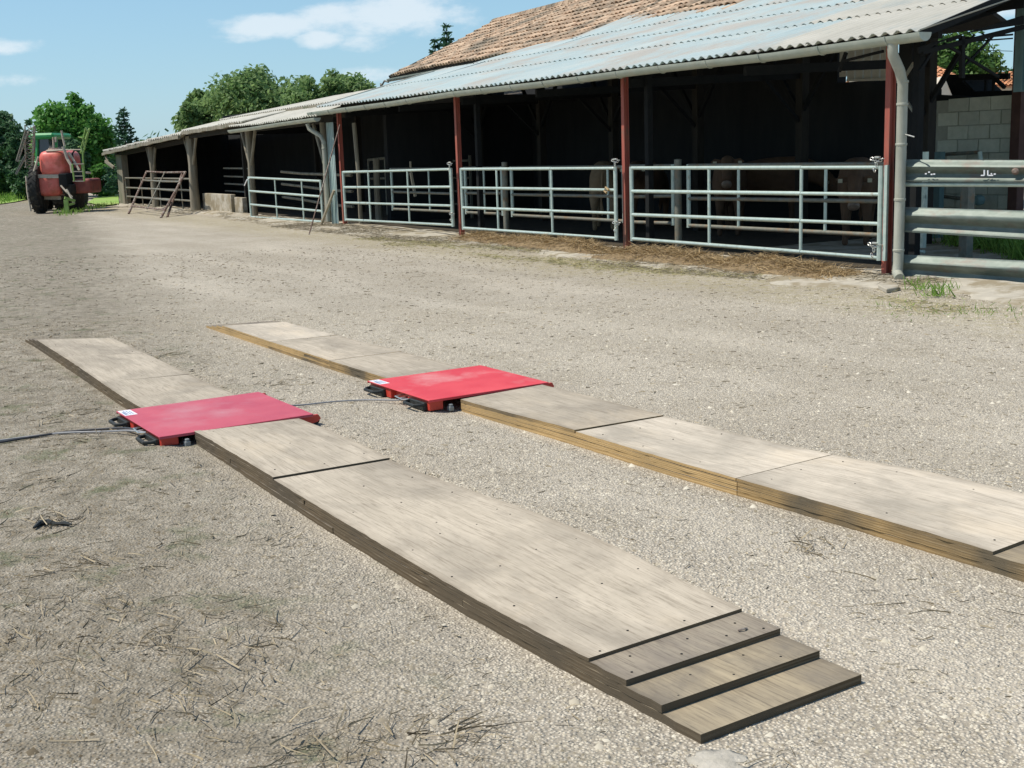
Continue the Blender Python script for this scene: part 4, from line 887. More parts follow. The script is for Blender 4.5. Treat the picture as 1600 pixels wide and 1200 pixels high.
for z in (1.05, 1.30, .82, .60): mb.beam(B(25.7, .9, z), B(28.6, .9, z+.02), .03, .045)
mb.build('feed_rail', mats['galv_in'], l3)
for i_, (x0, x1, yt, yb, t) in enumerate(((316, 360, 304, 334, .25), (361, 378, 309, 333, .35))):
    a = bt(x0, yt, t); b = bt(x1, yt, t); mb = MB(); mb.box(B(b[0], t, -.05), BU*(a[0]-b[0]), BN*.15, ZV*(b[1]+.05)); mb.build('low_wall', mats['concrete'], l3, bevel=.01)

l4 = thing('far_shed', 'farthest low shed with drooping roof behind the leaning rusty gates', 'shed', B(34, 1, 0))
z4 = lambda s: float(np.interp(s, [28.5, 31, 34, 37, 40.5], [2.43, 2.36, 2.26, 2.16, 2.04]))
me4 = corr_mesh('roof_sheet', 1.15, 4.6, 5, .03, .02, mats['sheet_old']); ro4 = MB().beam(B(29, .1, 2.24), B(40, .1, 1.9), .14, .14).build('roof', mats['wooddark'], l4)
s = 28.6
while s < 39.6:
    place_sheet(ro4, me4, s+1.15, -.38+random.uniform(-.03, .03), z4(s+.5)+random.uniform(-.015, .015), 4.2, z4(s+.5)+.70); s += 1.05
sag(l4, 28.9, 40.4, lambda s: z4(s)-.09, -.33, .10, mats['wood'], 'eave_pole')
yposts(l4, 34.0, 2.10, .13, (1, 1), brl=.6)
mb = MB(); mb.box(B(38.6, -.05, -.1), BU*.9, BN*.25, ZV*2.0); mb.build('corner_wall', mats['wood'], l4, bevel=.02)
mb = MB(); mb.beam(Bt(163, 238, -.3), Bt(170, 258, -.3), .06, .06); mb.beam(Bt(165, 252, -.3), Bt(178, 262, -.3), .08, .10); mb.build('broken_brace', mats['wood'], l4)

# ------------------------------------------------------------------ gates
def tubegate(name, label, cat, P, rails, ups, r=.026, ru=.021, m=None, mu=None, group=None, joint=None, wob=0., end_w=0.):
    """P(s, z) -> point; rails: list of heights; ups: list of s; P's first argument runs over the gate"""
    m = m or mats['galv']; a, b = ups[0], ups[-1]; root = thing(name, label, cat, np.array([*(P((a+b)/2, 0))[:2], 0]), group)
    for z in rails:
        zz = z if isinstance(z, tuple) else (z, z); pts = []
        nseg = 8 if wob else 2
        for k in range(nseg+1):
            u = k/nseg; q = P(a+(b-a)*u, zz[0]+(zz[1]-zz[0])*u); 
            if wob and 0 < k < nseg: q = q+ZV*random.uniform(-wob, wob)
            pts.append(q)
        if joint and not wob:
            jj = P(joint, zz[0]+(zz[1]-zz[0])*(joint-a)/(b-a)); MB().tube([P(a, zz[0]), jj], r*.84, 10).tube([jj, P(b, zz[1])], r, 10).build('rail', m, root, smooth=True)
        else: MB().tube(pts, r, 10).build('rail', m, root, smooth=True)
    zt = max(max(z) if isinstance(z, tuple) else z for z in rails); zb = min(min(z) if isinstance(z, tuple) else z for z in rails)
    for i, s in enumerate(ups):
        e = i in (0, len(ups)-1); f_ = (s-a)/(b-a)
        top = rails[0] if not isinstance(rails[0], tuple) else rails[0][0]+(rails[0][1]-rails[0][0])*f_; bot = rails[-1] if not isinstance(rails[-1], tuple) else rails[-1][0]+(rails[-1][1]-rails[-1][0])*f_
        MB().tube([P(s, bot-(.03 if e else 0)), P(s, top+(.02 if e else 0))], r*1.15 if e else ru, 8).build('upright', mu or m, root, smooth=True)
    return root
FG = lambda s, z: B(s, -.14, z)
gg = 'galvanised tube gates along the cattle shed front'
def upx(xs, y, t=-.14): return [bt(x, y, t)[0] for x in xs]
g1 = tubegate('tube_gate', 'widest and nearest tube gate, between the corner downpipe and the next red post', 'gate', FG, [(1.265, 1.275), (.965, .94), (.635, .60), (.25, .245)], upx((1376, 1252, 1108, 987), 300), joint=bt(1252, 300, -.14)[0], group=gg)
MB().box(FG(bt(1372, 300, -.14)[0]-.13, .22), BU*.045, BN*.03, ZV*1.07).build('end_stile', mats['galv'], g1)
g2 = tubegate('tube_gate', 'middle tube gate between the two full-height red posts', 'gate', FG, [(1.275, 1.275), (.955, .935), (.61, .575), (.235, .20)], upx((962, 862, 777, 722), 300), joint=bt(862, 300, -.14)[0], group=gg)
g3 = tubegate('tube_gate', 'third tube gate from the corner, ending beside the teal metal sheet', 'gate', FG, [(1.275, 1.225), (.95, .89), (.60, .55), (.24, .17)], upx((706, 638, 577, 538), 300), r=.028, joint=bt(577, 300, -.14)[0], group=gg)
g4 = tubegate('tube_gate', 'short tube gate closing the lean-to below the pale canopy', 'gate', lambda s, z: B(s, -.12-.10*max(0, s-18)*.15, z), [(1.02, 1.09), (.66, .73), (.32, .37), (.07, .03)], upx((502, 473, 433, 394), 300, -.12), r=.028, group=gg)
# inner feed barrier, a little way inside
IG = lambda s, z: B(s, .72, z)
ig = 'inner feed barrier panels behind the front gates'
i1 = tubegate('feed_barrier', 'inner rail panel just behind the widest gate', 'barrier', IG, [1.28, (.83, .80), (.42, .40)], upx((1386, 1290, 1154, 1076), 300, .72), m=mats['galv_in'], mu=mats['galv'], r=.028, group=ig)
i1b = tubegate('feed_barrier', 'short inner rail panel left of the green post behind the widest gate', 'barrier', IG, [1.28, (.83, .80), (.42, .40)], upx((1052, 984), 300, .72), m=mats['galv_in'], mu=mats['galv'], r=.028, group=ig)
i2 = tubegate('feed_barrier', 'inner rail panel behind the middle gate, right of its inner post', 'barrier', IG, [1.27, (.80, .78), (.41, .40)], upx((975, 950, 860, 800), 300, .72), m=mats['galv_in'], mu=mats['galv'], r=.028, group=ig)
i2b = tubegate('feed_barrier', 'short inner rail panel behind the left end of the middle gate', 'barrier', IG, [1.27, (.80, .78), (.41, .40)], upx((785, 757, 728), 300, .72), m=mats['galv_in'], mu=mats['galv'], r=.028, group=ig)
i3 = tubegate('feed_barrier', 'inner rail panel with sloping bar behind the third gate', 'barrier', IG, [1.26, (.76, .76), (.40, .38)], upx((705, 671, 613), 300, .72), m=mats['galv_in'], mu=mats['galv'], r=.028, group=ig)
for x, lb in ((1064.5, 'thick green-grey post inside behind the widest gate'), (794, 'thick green-grey post inside behind the middle gate')):
    s = bt(x, 300, .72)[0]; t = thing('barrier_post', lb, 'post', B(s, .9, 0)); MB().tube([B(s, .66, -.05), B(s, .66, 1.36)], .055, 12).build('shaft', mats['galv_in'], t, smooth=True); MB().lathe(B(s, .66, 1.36), ZV, [(0, .058), (.01, .058), (.02, .03)], 12).build('cap', mats['galv_in'], t)
s = bt(609, 300, 1.3)[0]; tag(MB().tube([B(s, 1.0, 0), B(s+.05, 1.0, .7), B(s, 1.0, 1.5)], [.09, .07, .08], 8).build('gnarled_prop', mats['wood'], smooth=True), 'gnarled grey timber prop inside the third bay', 'post')
a, b = Bt(642, 270, 1.1), Bt(649, 307, 1.1); tag(MB().beam(a, b, .05, .05).beam(a, a+np.array([0, 0, .25]), .03, .03).build('hanging_slat', mats['woodend']), 'pale slat hanging inside behind the third gate', 'slat')
r1 = thing('hay_rack', 'dim slatted rack inside the left end of the third bay', 'rack', B(16.2, 3, 0))
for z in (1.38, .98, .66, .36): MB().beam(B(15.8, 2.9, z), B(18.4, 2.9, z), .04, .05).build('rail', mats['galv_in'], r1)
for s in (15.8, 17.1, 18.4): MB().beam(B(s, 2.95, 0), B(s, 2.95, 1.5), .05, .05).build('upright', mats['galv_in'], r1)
# pole rails inside the lean-to
r2 = thing('pole_barrier', 'old wooden pole rails inside the lean-to behind the short gate', 'barrier', B(20, 1.2, 0))
for z0_, z1_ in ((1.16, 1.12), (.83, .74), (.48, .38)):
    MB().tube([B(22.6, .7, z0_+.05), B(21, .7, z0_), B(19.2, .7, z1_+.02), B(17.6, .7, z1_)], .035, 7).build('pole', mats['wood'], r2, smooth=True)
r3 = thing('tube_barrier', 'rear tube barrier dimly visible inside the lean-to', 'barrier', B(20.5, 2.5, 0))
MB().tube([B(21.0, 2.6, 1.45), B(18, 2.6, 1.55)], .035, 8).build('rail', mats['galv_in'], r3)
MB().tube([B(21.0, 2.6, .95), B(18, 2.6, 1.0)], .03, 8).build('rail', mats['galv_in'], r3)
for s in (21.0, 19.9, 18.7): MB().tube([B(s, 2.6, 0), B(s, 2.6, 1.48)], .03, 8).build('upright', mats['galv_in'], r3)

# chains and shackles
def chain(s, z, label, t=-.10, w_=.16):
    root = thing('gate_chain', label, 'chain', B(s, t, z), 'chains tying the gates to the red posts')
    def link_(c, ax, up, R=.019, r=.006):
        c = np.array(c); ax = ax/np.linalg.norm(ax); up = up/np.linalg.norm(up); pts = [c+ax*R*1.35*math.cos(a)+up*R*.8*math.sin(a) for a in np.linspace(0, 2*math.pi, 11)]
        MB().tube(pts, r, 5, cap=False).build('chain_link', mats['chain'], root)
    for k in range(6):
        u = k/5-.5; link_(B(s+u*w_, t-.06, z-.035*math.cos(u*3)+.035), BU, ZV if k % 2 else BN)
    link_(B(s, t-.07, z-.03), ZV, BU); link_(B(s+.03, t-.07, z-.09), ZV+BU*.3, BN)
    MB().box(B(s-.05, t-.09, z+.035), BU*.07, BN*.04, ZV*.025).build('clasp', mats['chain'], root, bevel=.006)
for s, z, lb in ((.02, 1.33, 'upper chain on the corner red post'), (.03, .37, 'lower chain on the corner red post'), (5.22, 1.36, 'upper chain on the red post between the nearest gates'), (5.22, .44, 'lower chain on the red post between the nearest gates'),
                 (10.68, 1.35, 'upper chain on the red post between middle and third gate'), (10.68, .42, 'lower chain on the red post between middle and third gate')): chain(s, z, lb)
tag(MB().tube([B(5.38, -.18, .95), B(5.46, -.18, .99), B(5.5, -.18, .94), B(5.44, -.18, .91)], .02, 6).build('rope_knot', mats['straw']), 'pale twine knot on the middle gate rail beside the post', 'rope')

# leaning rod, leaning pale board
a = G(483, 366); b = Bt(531, 195, -.28)
tag(MB().tube([a, b], .016, 6).build('leaning_rod', mats['rust']), 'long rusty rod leaning against the eave beside the downpipe', 'rod')
a = B(16.9, -.42, .02); b = B(16.62, -.15, .82); tag(MB().beam(a, b, .10, .03).build('leaning_board', mats['woodend']), 'short pale board leaning on the teal sheet by the third gate', 'board')
tag(MB().tube([Bt(392, 277, -.2), Bt(386, 281, -.2), Bt(382, 290, -.2)], .016, 5).build('blue_rope', mats['white']), 'pale blue rope end dangling from the lean-to post', 'rope')

# rusty hurdles leaning at the far shed
def hurdle(label, corners, nb, m, r=.03, mid=True):
    """corners: top-left, top-right, bottom-left, bottom-right in space"""
    tl, tr, bl, br = map(np.array, corners); root = thing('rusty_gate', label, 'gate', (*((bl+br)/2)[:2], 0), 'old gates leaning at the far shed')
    for a, b in ((tl, bl), (tr, br)): MB().tube([a, b], r*1.2, 7).build('side_bar', mats['rust'], root, smooth=True)
    for k in range(nb):
        u = [0, .22, .42, .63, .83][k]; p = tl+(bl-tl)*u; q = tr+(br-tr)*u; mid_ = (p+q)/2+ZV*random.uniform(-.03, .02)
        MB().tube([p, (p+mid_)/2, mid_, (q+mid_)/2, q], r, 7).build('cross_bar', m if 0 < k < nb-1 else mats['rust'], root, smooth=True)
    if mid: MB().tube([(tl+tr)/2, (tl+tr)/2+((bl+br)/2-(tl+tr)/2)*.85], r*.8, 6).build('middle_bar', m, root, smooth=True)
def at_t(x, y, t): return Bt(x, y, t)
hurdle('rusty five-bar gate leaning back against the far shed, front of the two', [at_t(229, 268, -.35), at_t(290, 269, -.35), G(201, 334), G(251, 341)], 5, mats['galv_in'])
b_ = thing('prop_bar', 'rusty slanting bar beside the leaning gate at the far shed', 'bar', (*G(261, 340)[:2], 0)); MB().tube([at_t(285, 270, -.3), G(261, 340)], .035, 7).build('shaft', mats['rust'], b_)
tubegate('tube_gate', 'grey tube gate standing behind the leaning rusty gate at the far shed', 'gate', lambda s, z: B(s, .0, z), [1.02, .66, .33, .02], [bt(300, 300, 0)[0], bt(284, 300, 0)[0], bt(250, 300, 0)[0], bt(222, 300, 0)[0], bt(198, 300, 0)[0]], m=mats['galv_in'], r=.03)

# ------------------------------------------------------------------ guard rail barrier on the right
GR0 = B(-.30, -.02, 0); GU = np.array([.80, -.60, 0]); GU /= np.linalg.norm(GU); GNn = np.array([-GU[1], GU[0], 0])
if GNn[1] > 0: GNn = -GNn       # towards the camera
def on_g(x, y):
    d = ray(x, y); nrm = GNn; P = EYEP+d*(((GR0-EYEP)@nrm)/(d@nrm)); return float((P-GR0)@GU), float(P[2])
grail = thing('guard_rail_barrier', 'three ribbed metal guard rails stacked as a fence right of the downpipe', 'barrier', GR0+GU*1.0)
def wbeam(za, zb, ua, ub, name='guard_rail'):
    """W profile between heights; za,zb: (bottom, top) at the two ends"""
    prof = [(0, .0), (.06, .0), (.14, .055), (.30, .062), (.42, .012), (.5, .0), (.58, .012), (.70, .062), (.86, .055), (.94, .0), (1, .0)]
    prof = [(0, .0), (.05, .004), (.12, .03), (.26, .055), (.40, .055), (.52, .02), (.60, .01), (.72, .045), (.86, .055), (.95, .03), (1, .0)] if False else [(0, .05), (.07, .052), (.20, .012), (.36, .0), (.46, .018), (.56, .055), (.68, .066), (.80, .052), (.90, .010), (1, .0)]
    V = []
    nn = 9
    for k in range(nn+1):
        u = ua+(ub-ua)*k/nn; b = za[0]+(zb[0]-za[0])*k/nn; t = za[1]+(zb[1]-za[1])*k/nn
        for h, d in prof: V.append(GR0+GU*u+GNn*(d+.03)+ZV*(b+(t-b)*h))
        for h, d in prof: V.append(GR0+GU*u+GNn*(d+.024)+ZV*(b+(t-b)*h))
    q = len(prof); Fx = []
    for k in range(nn):
        for i in range(q-1): Fx += [(k*2*q+i, (k+1)*2*q+i, (k+1)*2*q+i+1, k*2*q+i+1), (k*2*q+q+i, k*2*q+q+i+1, (k+1)*2*q+q+i+1, (k+1)*2*q+q+i)]
        Fx += [(k*2*q, k*2*q+q, (k+1)*2*q+q, (k+1)*2*q), (k*2*q+q-1, (k+1)*2*q+q-1, (k+1)*2*q+2*q-1, k*2*q+2*q-1)]
    for i in range(q-1): Fx.append((i, i+1, q+i+1, q+i))
    mb = MB(); mb.add(V, Fx); return mb.build(name, mats['guard'], grail, smooth=True)
mats['guard'] = mat('galvanised guard rail', (.105, .135, .115), (.17, .20, .175), scale=7, rough=.5, metal=.25, c3=(.14, .115, .095), s3=3, th3=(.52, .68), stretch=(1, 1, 2), bump=.06)
rails_px = [((249, 283), (250, 284.5)), ((323, 361), (329, 373)), ((397, 433), (407, 449))]
rails_o = []
for (ta, ba), (tb, bb) in rails_px:
    u0, zt0 = on_g(1407, ta); _, zb0 = on_g(1407, ba); u1, zt1 = on_g(1600, tb); _, zb1 = on_g(1600, bb)
    ue = u1+1.6; f_ = (ue-u0)/(u1-u0)
    rails_o.append(wbeam((zb0, zt0), (zb0+(zb1-zb0)*f_, zt0+(zt1-zt0)*f_), u0, ue))
u0, za = on_g(1407, 288); u1, zb_ = on_g(1600, 291)
MB().tube([GR0+GU*u0+GNn*.02+ZV*za, GR0+GU*(u1+1.5)+GNn*.02+ZV*(zb_-.0)], .026, 10).build('tube_rail', mats['galv'], grail, smooth=True)
for x in (1404, 1700):
    u, _ = on_g(x, 400); MB().box(GR0+GU*(u-.04)-GNn*.08+ZV*-.05, GU*.08, GNn*.10, ZV*1.5).build('post', mats['darksteel'], grail)
# white paint marks on the top rail: the letters J L and a few dabs
def stroke(mb, x0, y0, x1, y1, w_=2.1):
    u0, z0 = on_g(x0, y0); u1, z1 = on_g(x1, y1); mb.beam(GR0+GU*u0+GNn*.112+ZV*z0, GR0+GU*u1+GNn*.112+ZV*z1, .004, .014, up=ZV)
mk = MB()
for q in ((1542.5, 265, 1542.5, 273.5), (1542.5, 273.5, 1537, 273.5), (1548, 265.5, 1548, 273.5), (1548, 273.5, 1556, 273.5), (1553, 270, 1554, 272)): 
    u0, z0 = on_g(q[0], q[1]); u1, z1 = on_g(q[2], q[3]); A = GR0+GU*u0+GNn*.100+ZV*z0; Bp = GR0+GU*u1+GNn*.100+ZV*z1; mk.beam(A, Bp, .012, .012)
for q in ((1450, 272), (1455, 269.5), (1459, 273), (1463, 272.5), (1557, 272.5)):
    u0, z0 = on_g(*q); mk.box(GR0+GU*u0+GNn*.095+ZV*z0, GU*.02, GNn*.01, ZV*.014)
mk.build('paint_mark', mats['white'], rails_o[0])
for ri, ((ta, ba), _) in enumerate(rails_px):
    for yy in (ta+8, ba-6):
        u, z = on_g(1413, yy); MB().lathe(GR0+GU*u+GNn*.07+ZV*z, GNn, [(0, .015), (.012, .013), (.018, .005)], 8).build('bolt', mats['rust'], rails_o[ri])
u, z = on_g(1590, 267); MB().lathe(GR0+GU*u+GNn*.085+ZV*z, GNn, [(0, .04), (.012, .035), (.02, .02)], 10).build('bolt', mats['rust'], rails_o[0])
# tube gate and pipes between the rails and the block wall
q = thing('pen_gate', 'pale tube gate leaf behind the guard rails, beside the block wall', 'gate', (*Bt(1430, 330, 1.6)[:2], 0))
sA, sB_ = bt(1407, 300, 1.6)[0], bt(1447, 300, 1.6)[0]
for y_ in (307, 346, 392): z = bt(1425, y_, 1.6)[1]; MB().tube([B(sA, 1.6, z), B(sB_, 1.6, z)], .024, 8).build('rail', mats['galv'], q)
MB().box(B(sB_, 1.57, .2), BU*.09, BN*.06, ZV*1.2).build('upright', mats['galv'], q)
MB().box(B(sB_-.40, 1.9, .05), BU*.12, BN*.12, ZV*1.15).build('gate_post', mats['galv_in'], q)
q = thing('wall_pipes', 'thin grey pipes fixed across the face of the block wall', 'pipe', B(3.2, 4.8, 0))
for (x0, y0, x1, y1) in ((1478, 241, 1530, 238), (1474, 307, 1526, 313), (1470, 374, 1522, 380)):
    MB().tube([Bt(x0, y0, 4.7), Bt(x1, y1, 4.7)], .028, 8).build('pipe', mats['galv_in'], q)
MB().tube([Bt(1531, 237, 4.7), Bt(1533, 262, 4.7)], .035, 8).build('pipe', mats['galv'], q); MB().lathe(Bt(1527, 313, 4.62), BN, [(-.03, .05), (.0, .08), (.08, .08), (.1, .04)], 8).build('flange', mats['blue'], q)
MB().box(B(bt(1468, 300, 4.4)[0], 4.4, 0), BU*.30, BN*.1, ZV*1.35).build('board', mats['blue'], q)
# ground weeds behind and below the rails
def tuft(name, label, P, n, h, sp, m, cat='weeds', kind='stuff', tilt=.5):
    c = np.array(P, float); n0 = n; p = np.zeros((n, 3)); p[:] = c; p[:, :2] += rng.normal(0, sp, (n, 2)); D = np.stack([rng.normal(0, tilt, n), rng.normal(0, tilt, n), np.ones(n)], 1); D /= np.linalg.norm(D, axis=1)[:, None]
    V, Fx = blades(p, D, rng.uniform(.4, 1, n)*h, rng.uniform(.006, .016, n)*(h/.2)**.5, .25, 3)
    return V, Fx
W1 = [tuft('', '', B(s, t, 0), 220, h, .14, None) for s, t, h in ((1.9, 3.6, .5), (1.4, 3.4, .42), (1.0, 3.3, .36), (2.3, 3.9, .4), (.8, 3.1, .55), (1.6, 3.9, .55), (.4, 2.9, .4), (.0, 2.5, .4))]
o = link('weed_patch', np_mesh('weed_patch', *merge(W1), mats['grass'])); tag(o, 'green weeds growing behind the guard rails at the block wall foot', 'weeds', kind='stuff')
W2 = [tuft('', '', G(x, y, .02), n_, h, sp_, None, tilt=.7) for x, y, n_, h, sp_ in ((1440, 452, 40, .16, .09), (1462, 462, 50, .17, .07), (1478, 452, 30, .12, .1), (1560, 486, 60, .07, .3), (1500, 490, 60, .06, .3), (1425, 444, 30, .11, .05), (1400, 478, 60, .05, .3))]
o = link('grass_tufts', np_mesh('grass_tufts', *merge(W2), mats['grass'])); tag(o, 'sparse grass tufts on the concrete by the downpipe foot', 'grass', kind='stuff')
# rough stone edge with a small slab at the downpipe
tag(MB().prism([G(1372, 452), G(1388, 447), G(1402, 449), G(1405, 455), G(1385, 459)], ZV*.05).build('footing_slab', mats['concrete'], bevel=.008), 'broken concrete slab at the foot of the corner post', 'slab')

# ------------------------------------------------------------------ plywood wheel tracks
def strip_pt(s, t, h, side):
    """side 0: left track, 1: right track; t in 0..SW across; h above the ground profile"""
    tt = t+(RS if side else 0); P = (P2, P3) if side else (P0, P1)
    a, b = float(smooth_ip(s, P[0])), float(smooth_ip(s, P[1])); return S(s, tt, a+(b-a)*t/SW+h)
def board(parent, side, s0, s1, z0, z1, mt, me_, jt=0., js=0., name='board', end_tilt=0.):
    n = max(2, int((s1-s0)/.05)); V = []; rb = np.random.default_rng(int(s0*1000+z1*1e5+side)); ea = rb.normal(0, .0011, n+1); eb = rb.normal(0, .0011, n+1); chip = rb.random(n+1) < .04; ea += chip*.004; warp = rb.uniform(0, 6)
    ta, tb = jt, SW+jt
    for k in range(n+1):
        u = k/n
        for (t, h) in ((ta+ea[k], z0), (tb-eb[k], z0), (tb-eb[k], z1), (ta+ea[k], z1)):
            s = s0+(s1-s0)*u+(js*(t/SW-.5) if k in (0, n) else 0); V.append(strip_pt(s, t, h+.0014*math.sin(s*2.6+t*3+warp)*(z1 > .03), side))
    Fx, mi, uvs = [], [], []
    for k in range(n):
        b = 4*k; u0, u1 = k/n, (k+1)/n
        Fx += [(b+3, b+2, b+6, b+7), (b, b+4, b+5, b+1), (b, b+3, b+7, b+4), (b+1, b+5, b+6, b+2)]; mi += [0, 1, 1, 1]
        uvs += [[(u0, 0), (u0, 1), (u1, 1), (u1, 0)], [(0, 0)]*4, [(u0, 0), (u0, 1), (u1, 1), (u1, 0)], [(u0, 0), (u1, 0), (u1, 1), (u0, 1)]]
    Fx += [(0, 1, 2, 3), (4*n, 4*n+3, 4*n+2, 4*n+1)]; mi += [1, 1]; uvs += [[(0, 0), (1, 0), (1, 1), (0, 1)], [(0, 0), (0, 1), (1, 1), (1, 0)]]
    me = bpy.data.meshes.new(name); me.from_pydata([tuple(v) for v in V], [], Fx); me.materials.append(mats[mt]); me.materials.append(mats[me_])
    me.polygons.foreach_set('material_index', mi); uv = me.uv_layers.new(name='edge'); uv.data.foreach_set('uv', [c for f in uvs for p in f for c in p])
    me.update(); return link(name, me, parent)
def screws(parent, side, pts, z):
    mb = MB()
    for s, t in pts:
        c = strip_pt(s, t, z, side); mb.lathe(c-ZV*.002, ZV, [(0, .0042), (.0024, .0042), (.0028, .0025)], 7)
    o = mb.build('screw', mats['darksteel'], parent); o['kind'] = 'stuff'
def ramp(name, label, side, layers, grp):
    """layers: list of (z0, z1, [(s0, s1, topmat, edgemat)...])"""
    sm = np.mean([p for _, _, L_ in layers for q in L_ for p in q[:2]]); root = thing(name, label, 'plank track', strip_pt(sm, SW/2, 0, side), grp)
    for z0, z1, L_ in layers:
        for (s0, s1, mt, me_) in L_: board(root, side, s0+random.uniform(.001, .004), s1-random.uniform(.001, .004), z0+.0006, z1-.0006, mt, me_, random.uniform(-.0015, .0015), random.uniform(-.006, .006))
    return root
grp = 'plywood wheel tracks laid on the gravel'
a = .025
r1 = ramp('plank_track', 'nearest and longest plywood track with three stepped boards at its bottom right end', 0,
     [(-.012, a, [(0, 2.44, 'ply_golden', 'edge_dark'), (2.44, 4.31, 'ply_dirty', 'edge_dark')]),
      (a, 2*a, [(.165, 1.30, 'ply_golden', 'edge_dark'), (1.30, 3.74, 'ply_dirty', 'edge_dark'), (3.74, 4.31, 'ply_dirty', 'edge_dark')]),
      (2*a, 3*a-.003, [(.335, 2.75, 'ply_dirty', 'edge_dark'), (2.75, 4.32, 'ply_dirty', 'edge_dark')]),
      (3*a-.003, 3*a+.009, [(.515, 3.12, 'ply_pale', 'edge_dark')]),
      (3*a-.003, 3*a+.017, [(3.125, 4.335, 'ply_pale', 'edge_dark')])], grp)
rs_ = np.random.default_rng(5)
def grid(s0, s1, ds, cols, j=.03): return [(s+rs_.normal(0, j), t+rs_.normal(0, .012)) for s in np.arange(s0, s1, ds) for t in cols if rs_.random() > .15]
screws(r1, 0, grid(.58, 1.9, .42, (.06, .22, .40, .57))+grid(1.98, 3.1, .38, (.08, .3, .55)), 3*a+.009)
screws(r1, 0, grid(3.25, 4.3, .5, (.07, .32, .56)), 3*a+.017)
screws(r1, 0, [(.37, .05), (.38, .25), (.40, .45), (.37, .58), (.47, .12), (.46, .34), (.46, .54)], 3*a-.003)
screws(r1, 0, [(.19, .08), (.20, .30), (.21, .50), (.28, .2), (.29, .42)], 2*a)
MBb = MB(); c = strip_pt(.40, .50, 3*a, 0); tag(MBb.tube([c, c+SN*.02-SU*.006+ZV*.004, c+SN*.035-SU*.002], .0035, 5).build('leaf_curl', mats['rust']), 'tiny curled dry leaf on the first stepped board', 'leaf')
b_ = .019
r2 = ramp('plank_track', 'far plywood track with dark edges beyond the left red weighing pad', 0,
     [(-.012, b_, [(5.24, 7.3, 'ply_dirty', 'edge_dark'), (7.3, 9.02, 'ply_dirty', 'edge_dark')]), (b_, 2*b_, [(5.23, 6.5, 'ply_dirty', 'edge_dark'), (6.5, 8.86, 'ply_dirty', 'edge_dark')]),
      (2*b_, 3*b_, [(5.22, 7.3, 'ply_dirty', 'edge_dark'), (7.3, 8.70, 'ply_dirty', 'edge_dark')]),
      (3*b_, 3*b_+.016, [(5.24, 6.38, 'ply_pale', 'edge_dark'), (6.38, 7.52, 'ply_pale', 'edge_dark'), (7.52, 8.52, 'ply_pale', 'edge_dark')])], grp)
screws(r2, 0, grid(5.4, 8.5, .55, (.08, .32, .55)), 3*b_+.016)
c_ = .0215
r3_ = ramp('plank_track', 'right-hand plywood track with yellow and brown edges running out of frame', 1,
     [(-.014, c_, [(-.35, 1.77, 'ply_golden', 'edge_mix'), (1.77, 4.34, 'ply_dirty', 'edge_ochre')]), (c_, 2*c_, [(-.19, 1.77, 'ply_golden', 'edge_mix'), (1.77, 3.05, 'ply_dirty', 'edge_ochre'), (3.05, 4.345, 'ply_dirty', 'edge_ochre')]),
      (2*c_, 3*c_, [(.0, 1.77, 'ply_golden', 'edge_mix'), (1.77, 4.345, 'ply_dirty', 'edge_ochre')]), (3*c_, 3*c_+.014, [(.38, 1.775, 'ply_bright', 'edge_mix'), (1.775, 3.07, 'ply_bright', 'edge_ochre')]),
      (3*c_, 3*c_+.020, [(3.075, 4.35, 'ply_pale', 'edge_mix')])], grp)
screws(r3_, 1, grid(.5, 3.0, .40, (.08, .3, .55))+grid(3.2, 4.3, .5, (.08, .32, .55)), 3*c_+.0145)
d_ = .017
r4 = ramp('plank_track', 'far plywood track with ochre edges beyond the right red weighing pad', 1,
     [(-.014, d_, [(5.24, 7.7, 'ply_dirty', 'edge_mix'), (7.7, 9.35, 'ply_dirty', 'edge_ochre')]), (d_, 2*d_, [(5.24, 6.4, 'ply_dirty', 'edge_mix'), (6.4, 9.2, 'ply_dirty', 'edge_ochre')]),
      (2*d_, 3*d_, [(5.24, 6.9, 'ply_dirty', 'edge_mix'), (6.9, 9.05, 'ply_dirty', 'edge_ochre')]),
      (3*d_, 3*d_+.014, [(5.26, 6.40, 'ply_pale', 'edge_mix'), (6.40, 7.66, 'ply_pale', 'edge_ochre'), (7.66, 8.88, 'ply_bright', 'edge_ochre')])], grp)
screws(r4, 1, grid(5.4, 8.8, .55, (.08, .32, .55)), 3*d_+.014)
# cast shadow gaps: splintered far ends are plain board ends

